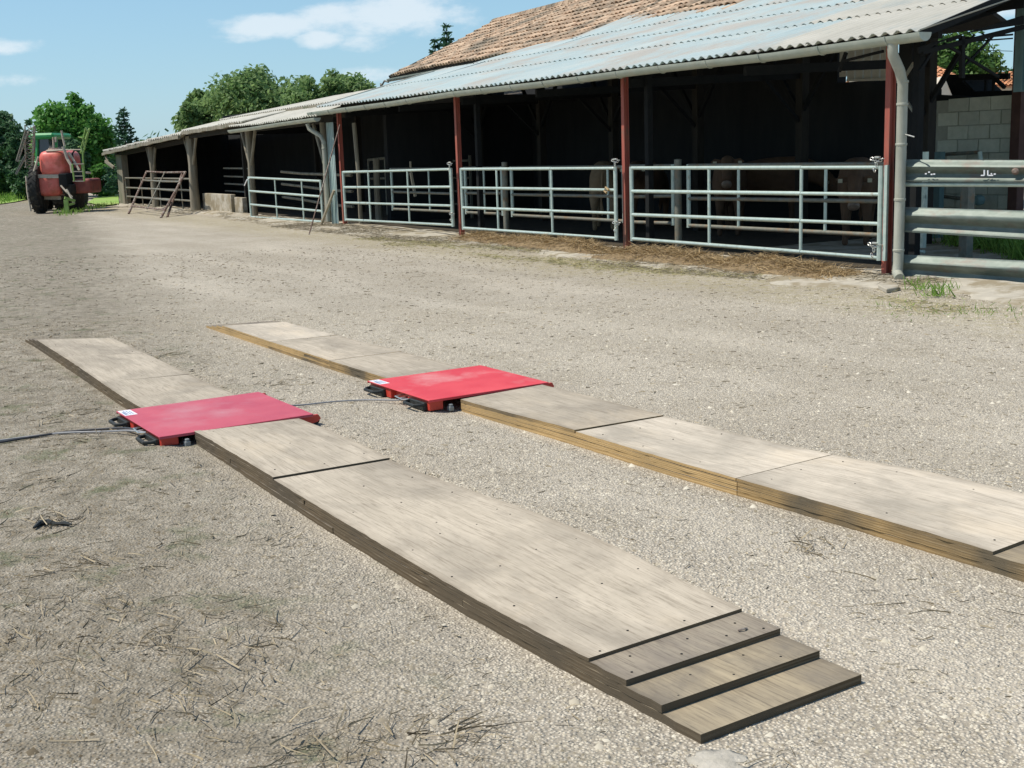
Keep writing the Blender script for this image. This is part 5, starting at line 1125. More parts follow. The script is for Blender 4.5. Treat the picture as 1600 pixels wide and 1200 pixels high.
# ------------------------------------------------------------------ weighing pads
mats['padred_sheen2'] = mat('scuffed red powder coat', (.60, .035, .045), (.68, .07, .08), scale=4, rough=.38, rough2=.62, bump=.05, bscale=120, c3=(.66, .22, .21), s3=2.2, th3=(.5, .68), spec=.5)
def pad(label, side, s0, s1, t0, t1, grp, dz=0., topm='padred_sheen'):
    """platform scale: s along travel, t across; handles at t0 end, rollers at t1 end"""
    zg = float(strip_pt((s0+s1)/2, SW/2, 0, side)[2])+(.012 if side else .028); O = S(0, RS if side else 0, 0)-SO
    def Q(s, t, z): return S(s, t+(RS if side else 0), zg+z)
    root = thing('weighing_pad', label, 'weighing pad', Q((s0+s1)/2, (t0+t1)/2, 0), grp)
    H_ = .070+dz
    # top plate: flat with folded front and rear lips
    m_ = MB(); m_.box(Q(s0, t0, H_-.006), SU*(s1-s0), SN*(t1-t0), ZV*.006)
    m_.box(Q(s0, t0, H_-.016), SU*.004, SN*(t1-t0), ZV*.0099); m_.box(Q(s1-.004, t0, H_-.016), SU*.004, SN*(t1-t0), ZV*.0099)
    top = m_.build('top_plate', mats[topm], root, bevel=.0015)
    # left side frame: two boxes with a recess between, at each end handles
    L_ = s1-s0
    m_ = MB()
    m_.box(Q(s0+.015, t0+.012, .012), SU*.30, SN*.10, ZV*(H_-.019)); m_.box(Q(s0+L_-.33, t0+.012, .012), SU*.31, SN*.10, ZV*(H_-.019)); m_.box(Q(s0+.315, t0+.05, .02), SU*(L_-.645), SN*.06, ZV*(H_-.03))
    m_.build('side_frame', mats['padside'], root, bevel=.004)
    m_ = MB(); m_.box(Q(s0+.03, t1-.13, .02), SU*(L_-.06), SN*.10, ZV*(H_-.028)); m_.build('end_frame', mats['padside'], root, bevel=.003)
    # angled gussets with rollers at the right end
    for sa in (s0+.01, s1-.03):
        m_ = MB(); m_.prism([Q(sa, t1-.20, H_-.008), Q(sa, t1+.035, H_-.010), Q(sa, t1+.05, H_-.035), Q(sa, t1+.03, .022), Q(sa, t1-.03, .010)], SU*.02); g = m_.build('gusset', mats['padside'], root)
        MB().lathe(Q(sa+.024, t1+.03, .024), SU, [(0, .010), (.001, .022), (.028, .022), (.029, .010)], 14).build('roller', mats['black'], g, smooth=True)
    # black loop handles
    for sa in (s0+.055, s1-.25):
        m_ = MB(); z = H_-.034; pts = [Q(sa, t0+.02, z), Q(sa+.005, t0-.035, z-.004), Q(sa+.03, t0-.062, z-.006), Q(sa+.165, t0-.062, z-.006), Q(sa+.19, t0-.035, z-.004), Q(sa+.195, t0+.02, z)]
        m_.tube(pts, .011, 8); h = m_.build('handle', mats['black'], root, smooth=True)
        m_ = MB(); m_.box(Q(sa-.01, t0-.012, .012), SU*.215, SN*.022, ZV*(H_-.034)); m_.build('rubber_bumper', mats['black'], h, bevel=.004)
    # feet/load cell boxes
    for sa in (s0-.035, s1-.02):
        m_ = MB(); m_.box(Q(sa+.012, t0+.135, .0), SU*.036, SN*.034, ZV*.030); m_.box(Q(sa+.016, t0+.14, .030), SU*.026, SN*.024, ZV*.014); m_.build('load_cell', mats['grey'], root, bevel=.004)
    for sa in (s0+.06, s1-.12):
        m_ = MB(); m_.box(Q(sa, t0+.04, -.01), SU*.06, SN*.06, ZV*.024); m_.box(Q(sa, t1-.10, -.01), SU*.06, SN*.06, ZV*.034); m_.build('foot', mats['black'], root)
    # cable plug between the handles
    m_ = MB(); m_.tube([Q(s0+.36, t0+.05, .042), Q(s0+.36, t0-.02, .042)], .012, 8); m_.tube([Q(s0+.42, t0+.05, .058), Q(s0+.41, t0-.03, .055), Q(s0+.30, t0-.035, .05), Q(s0+.26, t0-.0, .055)], .005, 6); m_.build('cable_plug', mats['chain'], root)
    # sticker on the top plate at the rear handle corner
    m_ = MB(); m_.box(Q(s1-.185, t0+.006, H_+.0002), SU*.175, SN*.075, ZV*.0008); st = m_.build('sticker', mats['white'], top)
    m_ = MB()
    for k, (a0, l0, w0) in enumerate(((.02, .09, .012), (.02, .13, .006), (.02, .12, .006), (.02, .10, .006))): m_.box(Q(s1-.18+a0, t0+.014+k*.015, H_+.0011), SU*l0, SN*w0, ZV*.0005)
    m_.build('print', mats['ink'], st)
    return root, Q
pg_ = 'red portable weighing pads between the plywood tracks'
pA_, QA = pad('pinkish red weighing pad in the left plywood track', 0, 4.315, 5.215, -.20, .72, pg_, .004)
pB_, QB = pad('bright red weighing pad in the right plywood track, nearer the cattle shed', 1, 4.365, 5.255, -.22, .69, pg_, .016, 'padred_sheen2')
def cable(label, pts, r, m):
    P = [np.array(p, float) for p in pts]; out_ = []
    for i in range(len(P)-1):
        p0, p1, p2, p3 = P[max(i-1, 0)], P[i], P[i+1], P[min(i+2, len(P)-1)]
        for k in range(6):
            u = k/6; out_.append(.5*((2*p1)+(-p0+p2)*u+(2*p0-5*p1+4*p2-p3)*u*u+(-p0+3*p1-3*p2+p3)*u**3))
    out_.append(P[-1]); return tag(MB().tube(out_, r, 7).build('cable', m, smooth=True), label, 'cable')
def gp_(x, y, h=.012): q = G(x, y, 0.0); q[2] = float(gh(q[0], q[1]))+h; q2 = G(x, y, q[2]); q2[2] = float(gh(q2[0], q2[1]))+h; return q2
q0 = QA(4.315+.36, -.22, .055)
cable('upper dark cable running left from the left weighing pad', [q0, gp_(210, 674, .035), gp_(180, 671), gp_(110, 675), gp_(50, 683), gp_(0, 691), gp_(-60, 700)], .0075, mats['cable'])
cable('lower pale cable running left beside the dark one', [QA(4.6, -.20, .05), gp_(200, 676, .03), gp_(165, 676), gp_(100, 677), gp_(40, 683), gp_(0, 688), gp_(-60, 694)], .006, mats['cable2'])
cable('thin dark cable linking the two weighing pads across the gravel', [QA(4.85, .70, .04), gp_(470, 634), gp_(520, 628), gp_(570, 625), gp_(625, 625, .03), QB(4.345+.36, -.24, .055)], .0055, mats['cable2'])
# pale stone half buried at the lower edge and a few flat stones
def rock(name, label, P, r, m, flat=.4, seed=0):
    bm = bmesh.new(); bmesh.ops.create_icosphere(bm, subdivisions=3, radius=r); rr = np.random.default_rng(seed)
    for v in bm.verts:
        n = 1+.18*math.sin(v.co.x*9/r+seed)*math.sin(v.co.y*7/r)+.1*math.sin(v.co.z*11/r+2)+rr.normal(0, .015); v.co = Vector((v.co.x*n*1.2, v.co.y*n, v.co.z*n*flat))
    me = bpy.data.meshes.new(name); bm.to_mesh(me); bm.free(); me.materials.append(m); me.polygons.foreach_set('use_smooth', [True]*len(me.polygons))
    me.transform(Matrix.Translation(Vector([float(v) for v in P]))); o = link(name, me); return tag(o, label, 'stone')
mats['rockpale'] = mat('pale limestone', (.36, .33, .27), (.48, .44, .37), scale=18, rough=.95, bump=.6, bscale=60)
q = gp_(1125, 1196, -.01); rock('stone', 'flat pale stone half buried at the bottom edge right of the steps', q, .075, mats['rockpale'], .25, 2)
tag(MB().tube([gp_(53, 824), gp_(62, 817), gp_(75, 815), gp_(88, 818), gp_(100, 817), gp_(112, 819)], [.006, .012, .014, .007, .01, .004], 6).build('leaf_scrap', mats['black'], smooth=True), 'dark curled leaf scrap on the gravel at the far left', 'leaf')

# ------------------------------------------------------------------ cattle
def skinbody(name, verts, edges, m, parent, sub=2):
    me = bpy.data.meshes.new(name); me.from_pydata([v[:3] for v in verts], edges, []); me.materials.append(m)
    o = bpy.data.objects.new(name, me); col.objects.link(o); o.parent = parent
    sk = o.modifiers.new('skin', 'SKIN'); sk.use_smooth_shade = True; ss = o.modifiers.new('sub', 'SUBSURF'); ss.levels = ss.render_levels = sub
    for i, v in enumerate(verts): me.skin_vertices[0].data[i].radius = (v[3], v[4] if len(v) > 4 else v[3]); 
    me.skin_vertices[0].data[0].use_root = True
    return o
def cow(label, s, t, head, m, look=0., hd=0., sc=1.0, tags=True):
    """head: angle in the ground plane the animal faces (0 = towards the yard, along -BN)"""
    root = thing('cow', label, 'cow', B(s, t, .02), 'cattle inside the shed'); f = -BN*math.cos(head)+BU*math.sin(head); ang = math.atan2(f[1], f[0]); root.rotation_euler = (0, 0, ang); root.scale = (sc,)*3
    # local: x forward, z up
    hx, hy, hz = 1.02+.0, look, 1.12+hd
    V = [(-.55, 0, 1.02, .26, .27), (-.15, 0, .98, .31, .33), (.3, 0, .98, .30, .33), (.62, 0, 1.08, .20, .25), (.86, look*.4, 1.20+hd*.5, .14, .19), (hx+.02, look*.8, 1.26+hd, .125, .145), (hx+.2, look, 1.10+hd, .085, .10), (hx+.34, look*1.05, .97+hd, .075, .078),
         (-.72, 0, .98, .17, .2), (-.62, .17, .72, .12, .13), (-.74, .17, .46, .06, .065), (-.68, .17, .22, .042, .042), (-.66, .17, .03, .055, .055),
         (-.62, -.17, .72, .12, .13), (-.74, -.17, .46, .06, .065), (-.68, -.17, .22, .042, .042), (-.66, -.17, .03, .055, .055),
         (.44, .15, .70, .09, .10), (.45, .15, .42, .055, .055), (.44, .15, .2, .04, .04), (.45, .15, .03, .052, .052),
         (.44, -.15, .70, .09, .10), (.45, -.15, .42, .055, .055), (.44, -.15, .2, .04, .04), (.45, -.15, .03, .052, .052)]
    Ed = [(0, 1), (1, 2), (2, 3), (3, 4), (4, 5), (5, 6), (6, 7), (0, 8), (0, 9), (9, 10), (10, 11), (11, 12), (0, 13), (13, 14), (14, 15), (15, 16), (2, 17), (17, 18), (18, 19), (19, 20), (2, 21), (21, 22), (22, 23), (23, 24)]
    skinbody('body', V, Ed, m, root, 2)
    def loc(name, mb, mm, smooth=True):
        me = mb.mesh(name, mm, smooth); o = bpy.data.objects.new(name, me); col.objects.link(o); o.parent = root; return o
    hxx, hyy, hzz = hx+.03, look*.8, 1.27+hd
    for sg in (1, -1):
        e = MB().prism([(hxx-.02, hyy+sg*.10, hzz+.03), (hxx+.0, hyy+sg*.20, hzz+.055), (hxx+.0, hyy+sg*.27, hzz+.0), (hxx+.0, hyy+sg*.20, hzz-.05), (hxx-.02, hyy+sg*.10, hzz-.035)], (.025, 0, 0)); loc('ear', e, m)
        if tags: loc('ear_tag', MB().box((hxx+.028, hyy+sg*.17, hzz-.045), (.004, 0, 0), (0, sg*.06, 0), (0, 0, .055)), mats['tag'], False)
        loc('eye', MB().lathe((hx+.10, look*.9+sg*.088, 1.20+hd), (0, 1, 0), [(-.014, .006), (-.007, .014), (.007, .014), (.014, .006)], 8), mats['black'])
    loc('muzzle', MB().lathe((hx+.36, look*1.05, .955+hd), (.55, 0, -.8), [(0, .03), (.02, .082), (.07, .078), (.095, .04)], 12), mats['muzzle'])
    loc('tail', MB().tube([(-.86, 0, 1.10), (-.93, .01, .9), (-.92, .03, .6), (-.91, .02, .42), (-.90, .02, .32)], [.03, .025, .018, .035, .01], 7), m)
    return root
def cow_at(label, x, t, **k): s = bt(x, 300, t)[0]; return cow(label, s, t, **k)
cow_at('tan cow facing the yard, head low, behind the right end of the widest gate', 1340, 2.9, head=-.75, m=mats['cow2'], hd=-.26, look=.0)
cow_at('dark tan cow showing its side in the middle of the first bay', 1200, 4.0, head=-2.2, m=mats['cow2'], hd=-.4)
cow_at('brown cow with pale ear tags in the first bay, near the thick inner post', 1140, 3.0, head=-.85, m=mats['cow2'], hd=.0)
cow_at('brown cow with lowered muzzle at the left end of the first bay', 1012, 3.0, head=-.7, m=mats['cow2'], hd=-.10)
cow_at('pale tan cow, rump to the yard, behind the right end of middle gate', 945, 2.6, head=2.2, m=mats['cow'], hd=-.2, tags=False)

# ------------------------------------------------------------------ trailed sprayer and tractor
SPc = G(92, 333); SPY = SPc[1]
def W_(x, y, dy=0.): return Dp(x, y, SPY+dy)
spx = lambda px: px*SPY/F_PX                                    # pixel length -> metres at the sprayer
sp_ = thing('field_sprayer', 'trailed field sprayer with faded red tank and folded booms at the left', 'sprayer', (float(SPc[0]), float(SPc[1]), 0))
gz0 = 0.0
def groundp(x, Yd): d = ray(x, 330); return np.array([d[0]*Yd/d[1], Yd, 0])
# tyres (axle runs along x, slightly rotated)
def wheel(parent, cx_, cy_, R, Wd, nlug=22):
    ax = np.array([math.cos(.08), math.sin(.08), 0]); c = np.array([cx_, cy_, R])
    prof = [(-Wd/2, R*.55), (-Wd/2, R*.86), (-Wd*.40, R*.96), (0, R*.985), (Wd*.40, R*.96), (Wd/2, R*.86), (Wd/2, R*.55)]
    wo = MB().lathe(c, ax, prof, 36).build('wheel', mats['rubber'], parent, smooth=True)
    m_ = MB(); f = np.array([-ax[1], ax[0], 0])
    for k in range(nlug):
        for sg in (-1, 1):
            a = 2*math.pi*(k+.25*sg)/nlug; rd = f*math.cos(a)+ZV*math.sin(a); tg = -f*math.sin(a)+ZV*math.cos(a); p = c+rd*R*.975+ax*sg*Wd*.05; q = c+rd*R*.955+ax*sg*Wd*.47+tg*R*.12
            m_.beam(p, q, .035, .05, up=rd)
    m_.build('tread', mats['rubber'], wo)['kind'] = 'stuff'
    MB().lathe(c, ax, [(-Wd*.47, R*.52), (-Wd*.3, R*.50), (-Wd*.2, R*.15), (Wd*.2, R*.15), (Wd*.3, R*.50), (Wd*.47, R*.52)], 20).build('rim', mats['cream'], wo)
    return wo
xl, xr_ = W_(55, 300)[0], W_(121, 300, 1.0)[0]
Rw = (1.6-0)*0+.92
wheel(sp_, xl+.03, SPY+.25, .80, .30); wheel(sp_, xr_-.05, SPY+.9, .76, .38)
# tall narrow rim seen edge-on: mudguard of slats on the left wheel
m_ = MB(); m_.tube([W_(41, 275, -.2), W_(43, 300, -.25), W_(48, 330, -.3)], .035, 6); m_.build('wheel_guard', mats['cream'], sp_)
# main tank: rounded box body, waist band, lower part
def rbox(name, x0, x1, ytop, ybot, dy0, dy1, m, parent, rad=.28, taper=0.):
    a, b = W_(x0, ytop), W_(x1, ybot); bm = bmesh.new(); bmesh.ops.create_cube(bm, size=1)
    for v in bm.verts:
        u, w2, h = v.co.x+.5, v.co.y+.5, v.co.z+.5; tp = taper*(1-h); v.co = Vector((a[0]+(b[0]-a[0])*(u*(1-2*tp)+tp), SPY+dy0+(dy1-dy0)*w2, b[2]+(a[2]-b[2])*h))
    bmesh.ops.bevel(bm, geom=bm.edges[:]+bm.verts[:], offset=rad, segments=5, profile=.6, affect='EDGES', clamp_overlap=True)
    me = bpy.data.meshes.new(name); bm.to_mesh(me); bm.free(); me.materials.append(m); me.polygons.foreach_set('use_smooth', [True]*len(me.polygons)); return link(name, me, parent)
tk = rbox('tank', 60, 106, 236, 275, -.2, 1.6, mats['tank'], sp_, .30)
rbox('tank_lower', 53, 100, 272, 306, -.1, 1.5, mats['tank'], tk, .22, .10)
m_ = MB(); m_.lathe(W_(84, 236, .7), ZV, [(0, .22), (.05, .22), (.06, .17), (.10, .17)], 16); m_.build('tank_lid', mats['cream'], tk)
m_ = MB(); m_.beam(W_(53, 275.5, -.15), W_(104, 275.5, -.15), .06, .12); m_.beam(W_(53, 275.5, -.15), W_(52, 275, 1.6), .06, .12); m_.tube([W_(56, 285, -.2), W_(53, 268, -.2), W_(60, 245, -.2)], .035, 6); m_.tube([W_(72, 236, -.1), W_(106, 234, -.1)], .03, 6)
m_.beam(W_(70, 309, .3), W_(96, 309, .3), .12, .12); m_.beam(np.array([xl, SPY+.3, .9]), np.array([xr_, SPY+.9, .88]), .12, .12); m_.build('chassis', mats['cream'], sp_)
rbox('side_tank', 110, 141, 280, 302, .1, 1.3, mats['tank2'], sp_, .12)
m_ = MB(); m_.tube([W_(115, 262, .2), W_(113, 240, .2), W_(117, 234, .2), W_(128, 233, .2)], .03, 6); m_.build('control_bar', mats['darksteel'], sp_)
rbox('pump_box', 96, 112, 271, 292, -.35, .2, mats['darksteel'], sp_, .05); rbox('valve_block', 101, 118, 288, 302, -.3, .3, mats['wooddark'], sp_, .05)
# ladder and rails
ld = MB()
for (x0, y0, x1, y1) in ((113, 256, 116, 283), (128, 256, 132, 283)): ld.tube([W_(x0, y0, -.4), W_(x1, y1, -.45)], .028, 6)
ld.tube([W_(122, 230, -.35), W_(126, 228, -.35), W_(129, 238, -.4), W_(131, 262, -.4), W_(132, 283, -.45)], .03, 6); ld.build('ladder', mats['lime'], sp_)
st = MB()
for y in (256, 268, 275, 283): st.beam(W_(114, y, -.42), W_(131, y, -.42), .05, .03)
st.build('ladder_step', mats['cream'], sp_)
hr = MB(); hr.tube([W_(96, 204, -.3), W_(98, 215, -.3), W_(101, 228, -.3)], .035, 6); hr.tube([W_(98, 229, -.3), W_(101, 236, -.3), W_(105, 248, -.3), W_(111, 258, -.35), W_(113, 270, -.35)], .05, 7); hr.tube([W_(107, 238, -.2), W_(115, 250, -.2), W_(124, 266, -.3)], .04, 6); hr.tube([W_(104, 234, -.2), W_(126, 234, -.2)], .022, 6)
hr.build('handrail', mats['cream'], sp_)
# folded spray booms (lattice)
def boom(name, A, Bq, wd, n, m, r=.024):
    A, Bq = np.array(A), np.array(Bq); d = Bq-A; sd_ = np.cross(d, [0, 1, 0]); sd_ /= np.linalg.norm(sd_); mb = MB()
    off = [sd_*wd/2, -sd_*wd/2, np.array([0, wd, 0])]
    for o_ in off: mb.tube([A+o_, Bq+o_*.7], r, 5)
    for k in range(n):
        a, b = A+d*k/n, A+d*(k+1)/n
        mb.tube([a+off[0], b+off[1]*.9], r*.6, 4); mb.tube([b+off[1], b+off[0]], r*.6, 4); mb.tube([a+off[1], b+off[2]*.9], r*.6, 4); mb.tube([a+off[0], b+off[2]*.9], r*.6, 4)
    return mb.build(name, m, sp_)
boom('boom', W_(47, 196, .6), W_(46, 262, .6), .34, 7, mats['galv_in']); boom('boom', W_(42, 205, .2), W_(27, 252, .2), .10, 5, mats['galv_in']); boom('boom', W_(39, 245, .2), W_(25, 272, .2), .06, 3, mats['galv_in'])
boom('boom', W_(137, 200, .9), W_(128, 240, .9), .14, 4, mats['lime']); 
m_ = MB(); m_.tube([W_(133, 200, .8), W_(138, 206, .8), W_(134, 218, .8)], .04, 6); m_.tube([W_(122, 214, .8), W_(129, 216, .8), W_(133, 230, .8)], .03, 6); m_.build('boom_tip', mats['lime'], sp_)
m_ = MB(); m_.tube([W_(134, 270, .3), W_(142, 270, .3)], .04, 6); m_.tube([W_(95, 290, -.5), W_(104, 300, -.6), W_(113, 308, -.6)], .03, 6); m_.tube([W_(104, 296, -.55), W_(116, 318, -.7)], .035, 6); m_.build('hose', mats['cream'], sp_)
m_ = MB(); a = W_(103, 312, -.9); gdn = np.array([a[0], a[1], 0]); m_.box(a-[.07, .04, .0], (.14, 0, 0), (0, .08, 0), (0, 0, -a[2]+.02)); m_.box(gdn-[.16, .12, 0], (.32, 0, 0), (0, .24, 0), (0, 0, .03)); m_.beam(W_(101, 309, -.9), W_(117, 314, -.7), .08, .08); m_.beam(W_(101, 322, -.9), W_(116, 318, -.7), .06, .06)
m_.build('parking_stand', mats['lime'], sp_)
# tractor in front of the sprayer: green roofed cab
tr_ = thing('tractor', 'green tractor with green cab roof parked in front of the red sprayer', 'tractor', (float(W_(76, 300, 3.5)[0]), SPY+3.5, 0))
def T(x, y, dy=3.2): return Dp(x, y, SPY+dy)
m_ = MB(); a = T(53, 209); b = T(93, 217); bm_ = m_.box([a[0], SPY+2.6, b[2]], (b[0]-a[0], 0, 0), (0, 1.9, 0), (0, 0, a[2]-b[2])); m_.build('cab_roof', mats['green'], tr_, bevel=.07)
a = T(57, 217); b = T(89, 262); m_ = MB()
for x in (58, 88):
    for dy in (2.75, 4.3): m_.tube([T(x, 217, dy), T(x, 262, dy)], .05, 6)
m_.build('cab_pillar', mats['green'], tr_)
m_ = MB(); m_.box([a[0]+.06, SPY+2.8, b[2]+.02], (b[0]-a[0]-.12, 0, 0), (0, 1.5, 0), (0, 0, a[2]-b[2]-.04)); m_.build('cab_glass', mats['glassy'], tr_)
m_ = MB(); m_.box([a[0]-.1, SPY+2.7, .8], (b[0]-a[0]+.2, 0, 0), (0, 1.7, 0), (0, 0, .95)); m_.box([a[0]+.15, SPY+4.4, .8], (b[0]-a[0]-.3, 0, 0), (0, 1.7, 0), (0, 0, .9)); m_.build('body', mats['green'], tr_, bevel=.06)
for x in (68, 94): wheel(tr_, T(x, 300)[0], SPY+3.3, .85, .42)
for x in (70, 90): wheel(tr_, T(x, 300)[0], SPY+5.7, .5, .3, 16)
m_ = MB(); m_.tube([T(84, 232, 2.6), T(83, 215, 2.6), T(87, 214, 2.6), T(87, 222, 2.6)], .035, 6); m_.build('exhaust', mats['cream'], tr_)

# ------------------------------------------------------------------ trees
def leafcloud(clumps, n, size, rr):
    """clumps (k,4): centre and radius; leaf quads in their outer shells"""
    k = len(clumps); w_ = clumps[:, 3]**2; idx = rr.choice(k, n, p=w_/w_.sum()); d = rr.normal(0, 1, (n, 3)); d /= np.linalg.norm(d, axis=1)[:, None]
    rad = clumps[idx, 3]*(.30+1.05*rr.uniform(0, 1, n)**1.1); C_ = clumps[idx, :3]+d*rad[:, None]*np.array([1, 1, .85])
    nrm = d*.6+rr.normal(0, .6, (n, 3)); nrm[:, 2] += .35; nrm /= np.linalg.norm(nrm, axis=1)[:, None]
    a = np.cross(nrm, rr.normal(0, 1, (n, 3))); a /= np.linalg.norm(a, axis=1)[:, None]; b = np.cross(nrm, a); s = size*rr.uniform(.6, 1.35, n)[:, None]
    V = np.stack([C_-a*s, C_-b*s*.55, C_+a*s, C_+b*s*.55], 1).reshape(-1, 3); return V, np.arange(4*n).reshape(n, 4)
def tree(name, label, base, H_, Wd, m, n=16000, size=.10, seed=1, trunk=.28, nclump=40, lean=0., group=None, crown0=.25, sprig=14, cat='tree', rag=1.0):
    rr = np.random.default_rng(seed); base = np.array(base, float); root = thing(name, label, cat, base, group)
    zc = H_*(crown0+(1-crown0)/2); hz_ = H_*(1-crown0)/2; cl = []
    for _ in range(nclump):
        d = rr.normal(0, 1, 3); d /= np.linalg.norm(d); q = rr.uniform(.35, .93)**.7; r_ = rr.uniform(.09, .22)*min(Wd, H_)
        c = np.array([d[0]*Wd/2*q*.9, d[1]*Wd/2*q*.9, zc+d[2]*hz_*q*.92]); 
        if c[2] < zc: c[:2] *= 1-.18*(zc-c[2])/hz_
        cl.append([*(base+c+np.array([lean*c[2], 0, 0])), r_])
    for _ in range(sprig):                                   # small sprays sticking out of the outline
        d = rr.normal(0, 1, 3); d[2] = abs(d[2])*.8+.1; d /= np.linalg.norm(d); c = np.array([d[0]*Wd/2*1.03, d[1]*Wd/2*1.03, zc+d[2]*hz_*1.03]); cl.append([*(base+c), rr.uniform(.05, .09)*Wd])
    cl = np.array(cl); mb = MB(); top = base+np.array([lean*H_*.6, 0, H_*.62])
    mb.tube([base-ZV*.1, base+ZV*H_*.12, base+(top-base)*.5+rr.normal(0, .05, 3), top], [trunk, trunk*.8, trunk*.55, trunk*.25], 9)
    for c in cl[:nclump:2]:
        u = rr.uniform(.25, .8); p = base+(top-base)*u; mid_ = (p+c[:3])/2+np.array([0, 0, -.04*H_]); mb.tube([p, mid_, c[:3]], [trunk*.35*(1.2-u), trunk*.18, trunk*.05], 5)
    mb.build('trunk', mats['bark'], root, smooth=True)
    link('crown', np_mesh('crown', *leafcloud(cl, n, size, rr), m), root); return root
def conifer(name, label, base, H_, Wd, n, seed, m=None, cat='tree'):
    rr = np.random.default_rng(seed); base = np.array(base, float); root = thing(name, label, cat, base); mb = MB(); mb.tube([base-ZV*.1, base+ZV*H_*.98], [H_*.018, .01], 7); L_ = []
    z = .06*H_
    while z < H_*.97:
        k = rr.integers(4, 7); f_ = (1-z/H_)**.85; a0 = rr.uniform(0, 6.28)
        for i in range(k):
            a = a0+6.28*i/k+rr.normal(0, .25); ln = Wd/2*f_*rr.uniform(.65, 1.12); d = np.array([math.cos(a), math.sin(a), 0]); p = base+ZV*z; tip = p+d*ln+ZV*(.12*ln); mid_ = p+d*ln*.55-ZV*.06*ln
            mb.tube([p, mid_, tip], [.012*H_*f_+.008, .01, .004], 4); q = max(6, int(n*ln/Wd/40)); u = rr.uniform(.05, 1, q)[:, None]; c = (1-u)**2*p+2*u*(1-u)*mid_+u*u*tip
            dr = rr.normal(0, .5, (q, 3))+d*.8; dr[:, 2] -= .1; dr /= np.linalg.norm(dr, axis=1)[:, None]; L_.append(blades(c, dr, rr.uniform(.04, .10, q)*H_**.5, rr.uniform(.03, .055, q)*H_**.4, .1, 1))
        z += H_*.036
    mb.build('trunk', mats['bark'], root); link('crown', np_mesh('crown', *merge(L_), m or mats['needle']), root); return root
def tree_px(name, label, x0, x1, ytop, depth, m, ybase=None, **k):
    a, b = Dp(x0, ytop, depth), Dp(x1, ytop, depth); H_ = (a[2]+b[2])/2; c = (a+b)/2; c[2] = 0
    return tree(name, label, c, H_, b[0]-a[0], m, **k)
tg = 'trees beyond the yard'
tree_px('broadleaf_tree', 'bright green rounded tree behind the sprayer', 46, 164, 152, 62, mats['leaf_bright'], n=42000, size=.12, seed=3, group=tg, crown0=.06, nclump=80, trunk=.3)
tree_px('broadleaf_tree', 'dark green tree at the far left edge', -60, 40, 180, 70, mats['leaf_dark'], n=34000, size=.13, seed=4, group=tg, crown0=.02, nclump=60)
tree_px('broadleaf_tree', 'small dark tree between the left edge and the sprayer', 8, 62, 190, 66, mats['leaf_dark'], n=15000, size=.15, seed=5, group=tg, crown0=.02, nclump=34)
tree_px('broadleaf_tree', 'low shaded tree directly behind the sprayer wheels', 60, 130, 215, 58, mats['leaf_dark'], n=14000, size=.15, seed=15, group=tg, crown0=.0, nclump=34)
conifer('spruce_tree', 'small spruce rising behind the far shed roof', G(201, 318)*0+Dp(203, 300, 58)*np.array([1, 1, 0]), Dp(200, 166, 58)[2], 2.6, 8000, 6)
conifer('spruce_tree', 'sparse conifer top above the tiled barn roof verge', Dp(708, 300, 52)*np.array([1, 1, 0]), Dp(713, 30, 52)[2], 2.6, 8000, 9)
conifer('spruce_tree', 'low dark conifer tip beside the sparse one behind the tiled roof', Dp(690, 300, 50)*np.array([1, 1, 0]), Dp(690, 53, 50)[2], 1.5, 7000, 10)
tree_px('walnut_tree', 'broad walnut tree behind the lean-to roofs, left of two', 318, 500, 116, 62, mats['leaf_olive'], n=44000, size=.115, seed=7, group=tg, crown0=.2, nclump=64, trunk=.25, sprig=22)
tree_px('walnut_tree', 'rounded walnut tree behind the lean-to roofs, right of two', 440, 596, 120, 56, mats['leaf_olive'], n=40000, size=.11, seed=8, group=tg, crown0=.2, nclump=56, trunk=.25, sprig=22)
tree_px('sapling', 'thin open-crowned tree with single visible leaves left of the walnut', 262, 372, 146, 66, mats['leaf_olive'], n=14000, size=.14, seed=11, group=tg, crown0=.35, nclump=20, trunk=.1, sprig=8)
tree_px('broadleaf_tree', 'round green tree framed by the open gable above the tiled house', 1405, 1562, 58, 70, mats['leaf'], n=26000, size=.17, seed=12, group=tg, crown0=.2, nclump=60)
tree_px('broadleaf_tree', 'distant low tree seen at the right of the open gable', 1545, 1660, 104, 95, mats['leaf_dark'], n=12000, size=.22, seed=13, group=tg, crown0=.2, nclump=40)
for i_, (x0, x1, yt, dp_, lb) in enumerate(((130, 190, 262, 60, 'light green hedge bush beside the far shed corner'), (120, 165, 240, 78, 'dull green bush behind the light hedge'), (-80, 20, 255, 64, 'dark hedge bush at the left edge of the meadow'), (15, 60, 262, 60, 'dark bush under the left trees'))):
    tree_px('hedge_bush', lb, x0, x1, yt, dp_, mats['leaf_bright'] if i_ < 2 else mats['leaf_dark'], n=7000, size=.12, seed=20+i_, crown0=0., nclump=24, trunk=.08, group='bushes at the meadow edge', cat='bush')
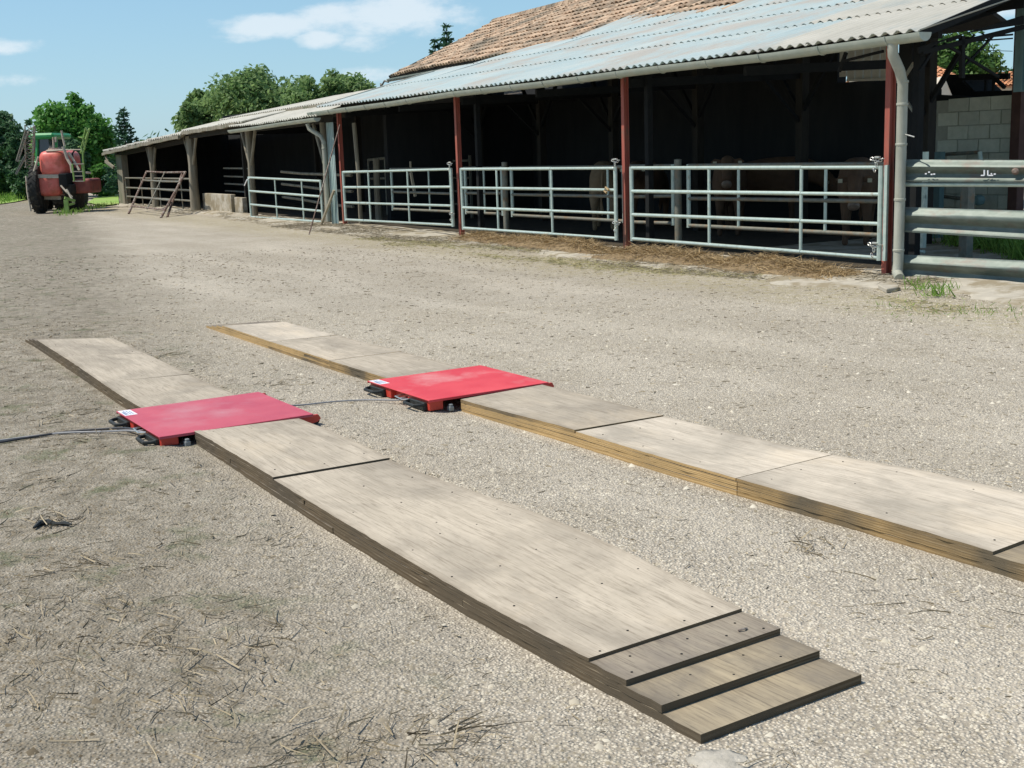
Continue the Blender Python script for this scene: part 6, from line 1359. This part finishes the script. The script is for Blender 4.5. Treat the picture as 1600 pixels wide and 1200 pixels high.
# far hedgerow closing the horizon
rr = np.random.default_rng(40); cl = []
for x in np.arange(-260, 330, 3.0): cl.append([x+rr.normal(0, 1), 190+rr.normal(0, 6)+abs(x)*.1, rr.uniform(.5, 4.2), rr.uniform(2, 3.6)])
cl = np.array(cl); o = link('far_hedgerow', np_mesh('far_hedgerow', *leafcloud(cl, 42000, .75, rr), mats['leaf_dark'])); tag(o, 'hazy dark hedgerow along the distant edge of the meadow', 'hedgerow', kind='stuff')
# meadow grass near the yard border
n = 42000; x = rng.uniform(-45, 0, n); y = rng.uniform(44, 95, n); px_ = np.array([800+0*0]*0)
zf = .045
P = np.stack([x, y, np.full(n, zf)], 1)
def in_poly(x, y, poly):
    c = np.zeros(len(x), bool); j = len(poly)-1
    for i in range(len(poly)):
        xi, yi = poly[i]; xj, yj = poly[j]; c ^= ((yi > y) != (yj > y)) & (x < (xj-xi)*(y-yi)/(yj-yi+1e-9)+xi); j = i
    return c
k = in_poly(x, y, [(float(a), float(b)) for a, b in poly]); P = P[k]; n = len(P); D = rng.normal(0, .3, (n, 3)); D[:, 2] = 1; D /= np.linalg.norm(D, axis=1)[:, None]
o = link('meadow_grass', np_mesh('meadow_grass', *blades(P, D, rng.uniform(.08, .38, n), rng.uniform(.02, .05, n), .2), mats['grass'])); tag(o, 'tall bright meadow grass beyond the yard', 'grass', kind='stuff')
n = 2600; c = G(158, 312); P = np.stack([rng.uniform(-19.5, -12.5, n), rng.uniform(37.5, 47, n), np.full(n, .04)], 1)
k = in_poly(P[:, 0], P[:, 1], [tuple(map(float, G(*p)[:2])) for p in ((80, 336), (136, 322), (148, 311), (185, 303), (186, 322), (150, 330), (100, 342))]); P = P[k]; n = len(P); D = rng.normal(0, .4, (n, 3)); D[:, 2] = 1; D /= np.linalg.norm(D, axis=1)[:, None]
o = link('verge_grass', np_mesh('verge_grass', *blades(P, D, rng.uniform(.05, .2, n), rng.uniform(.012, .03, n), .2), mats['grass'])); tag(o, 'short grass between the sprayer and the far shed corner', 'grass', kind='stuff')
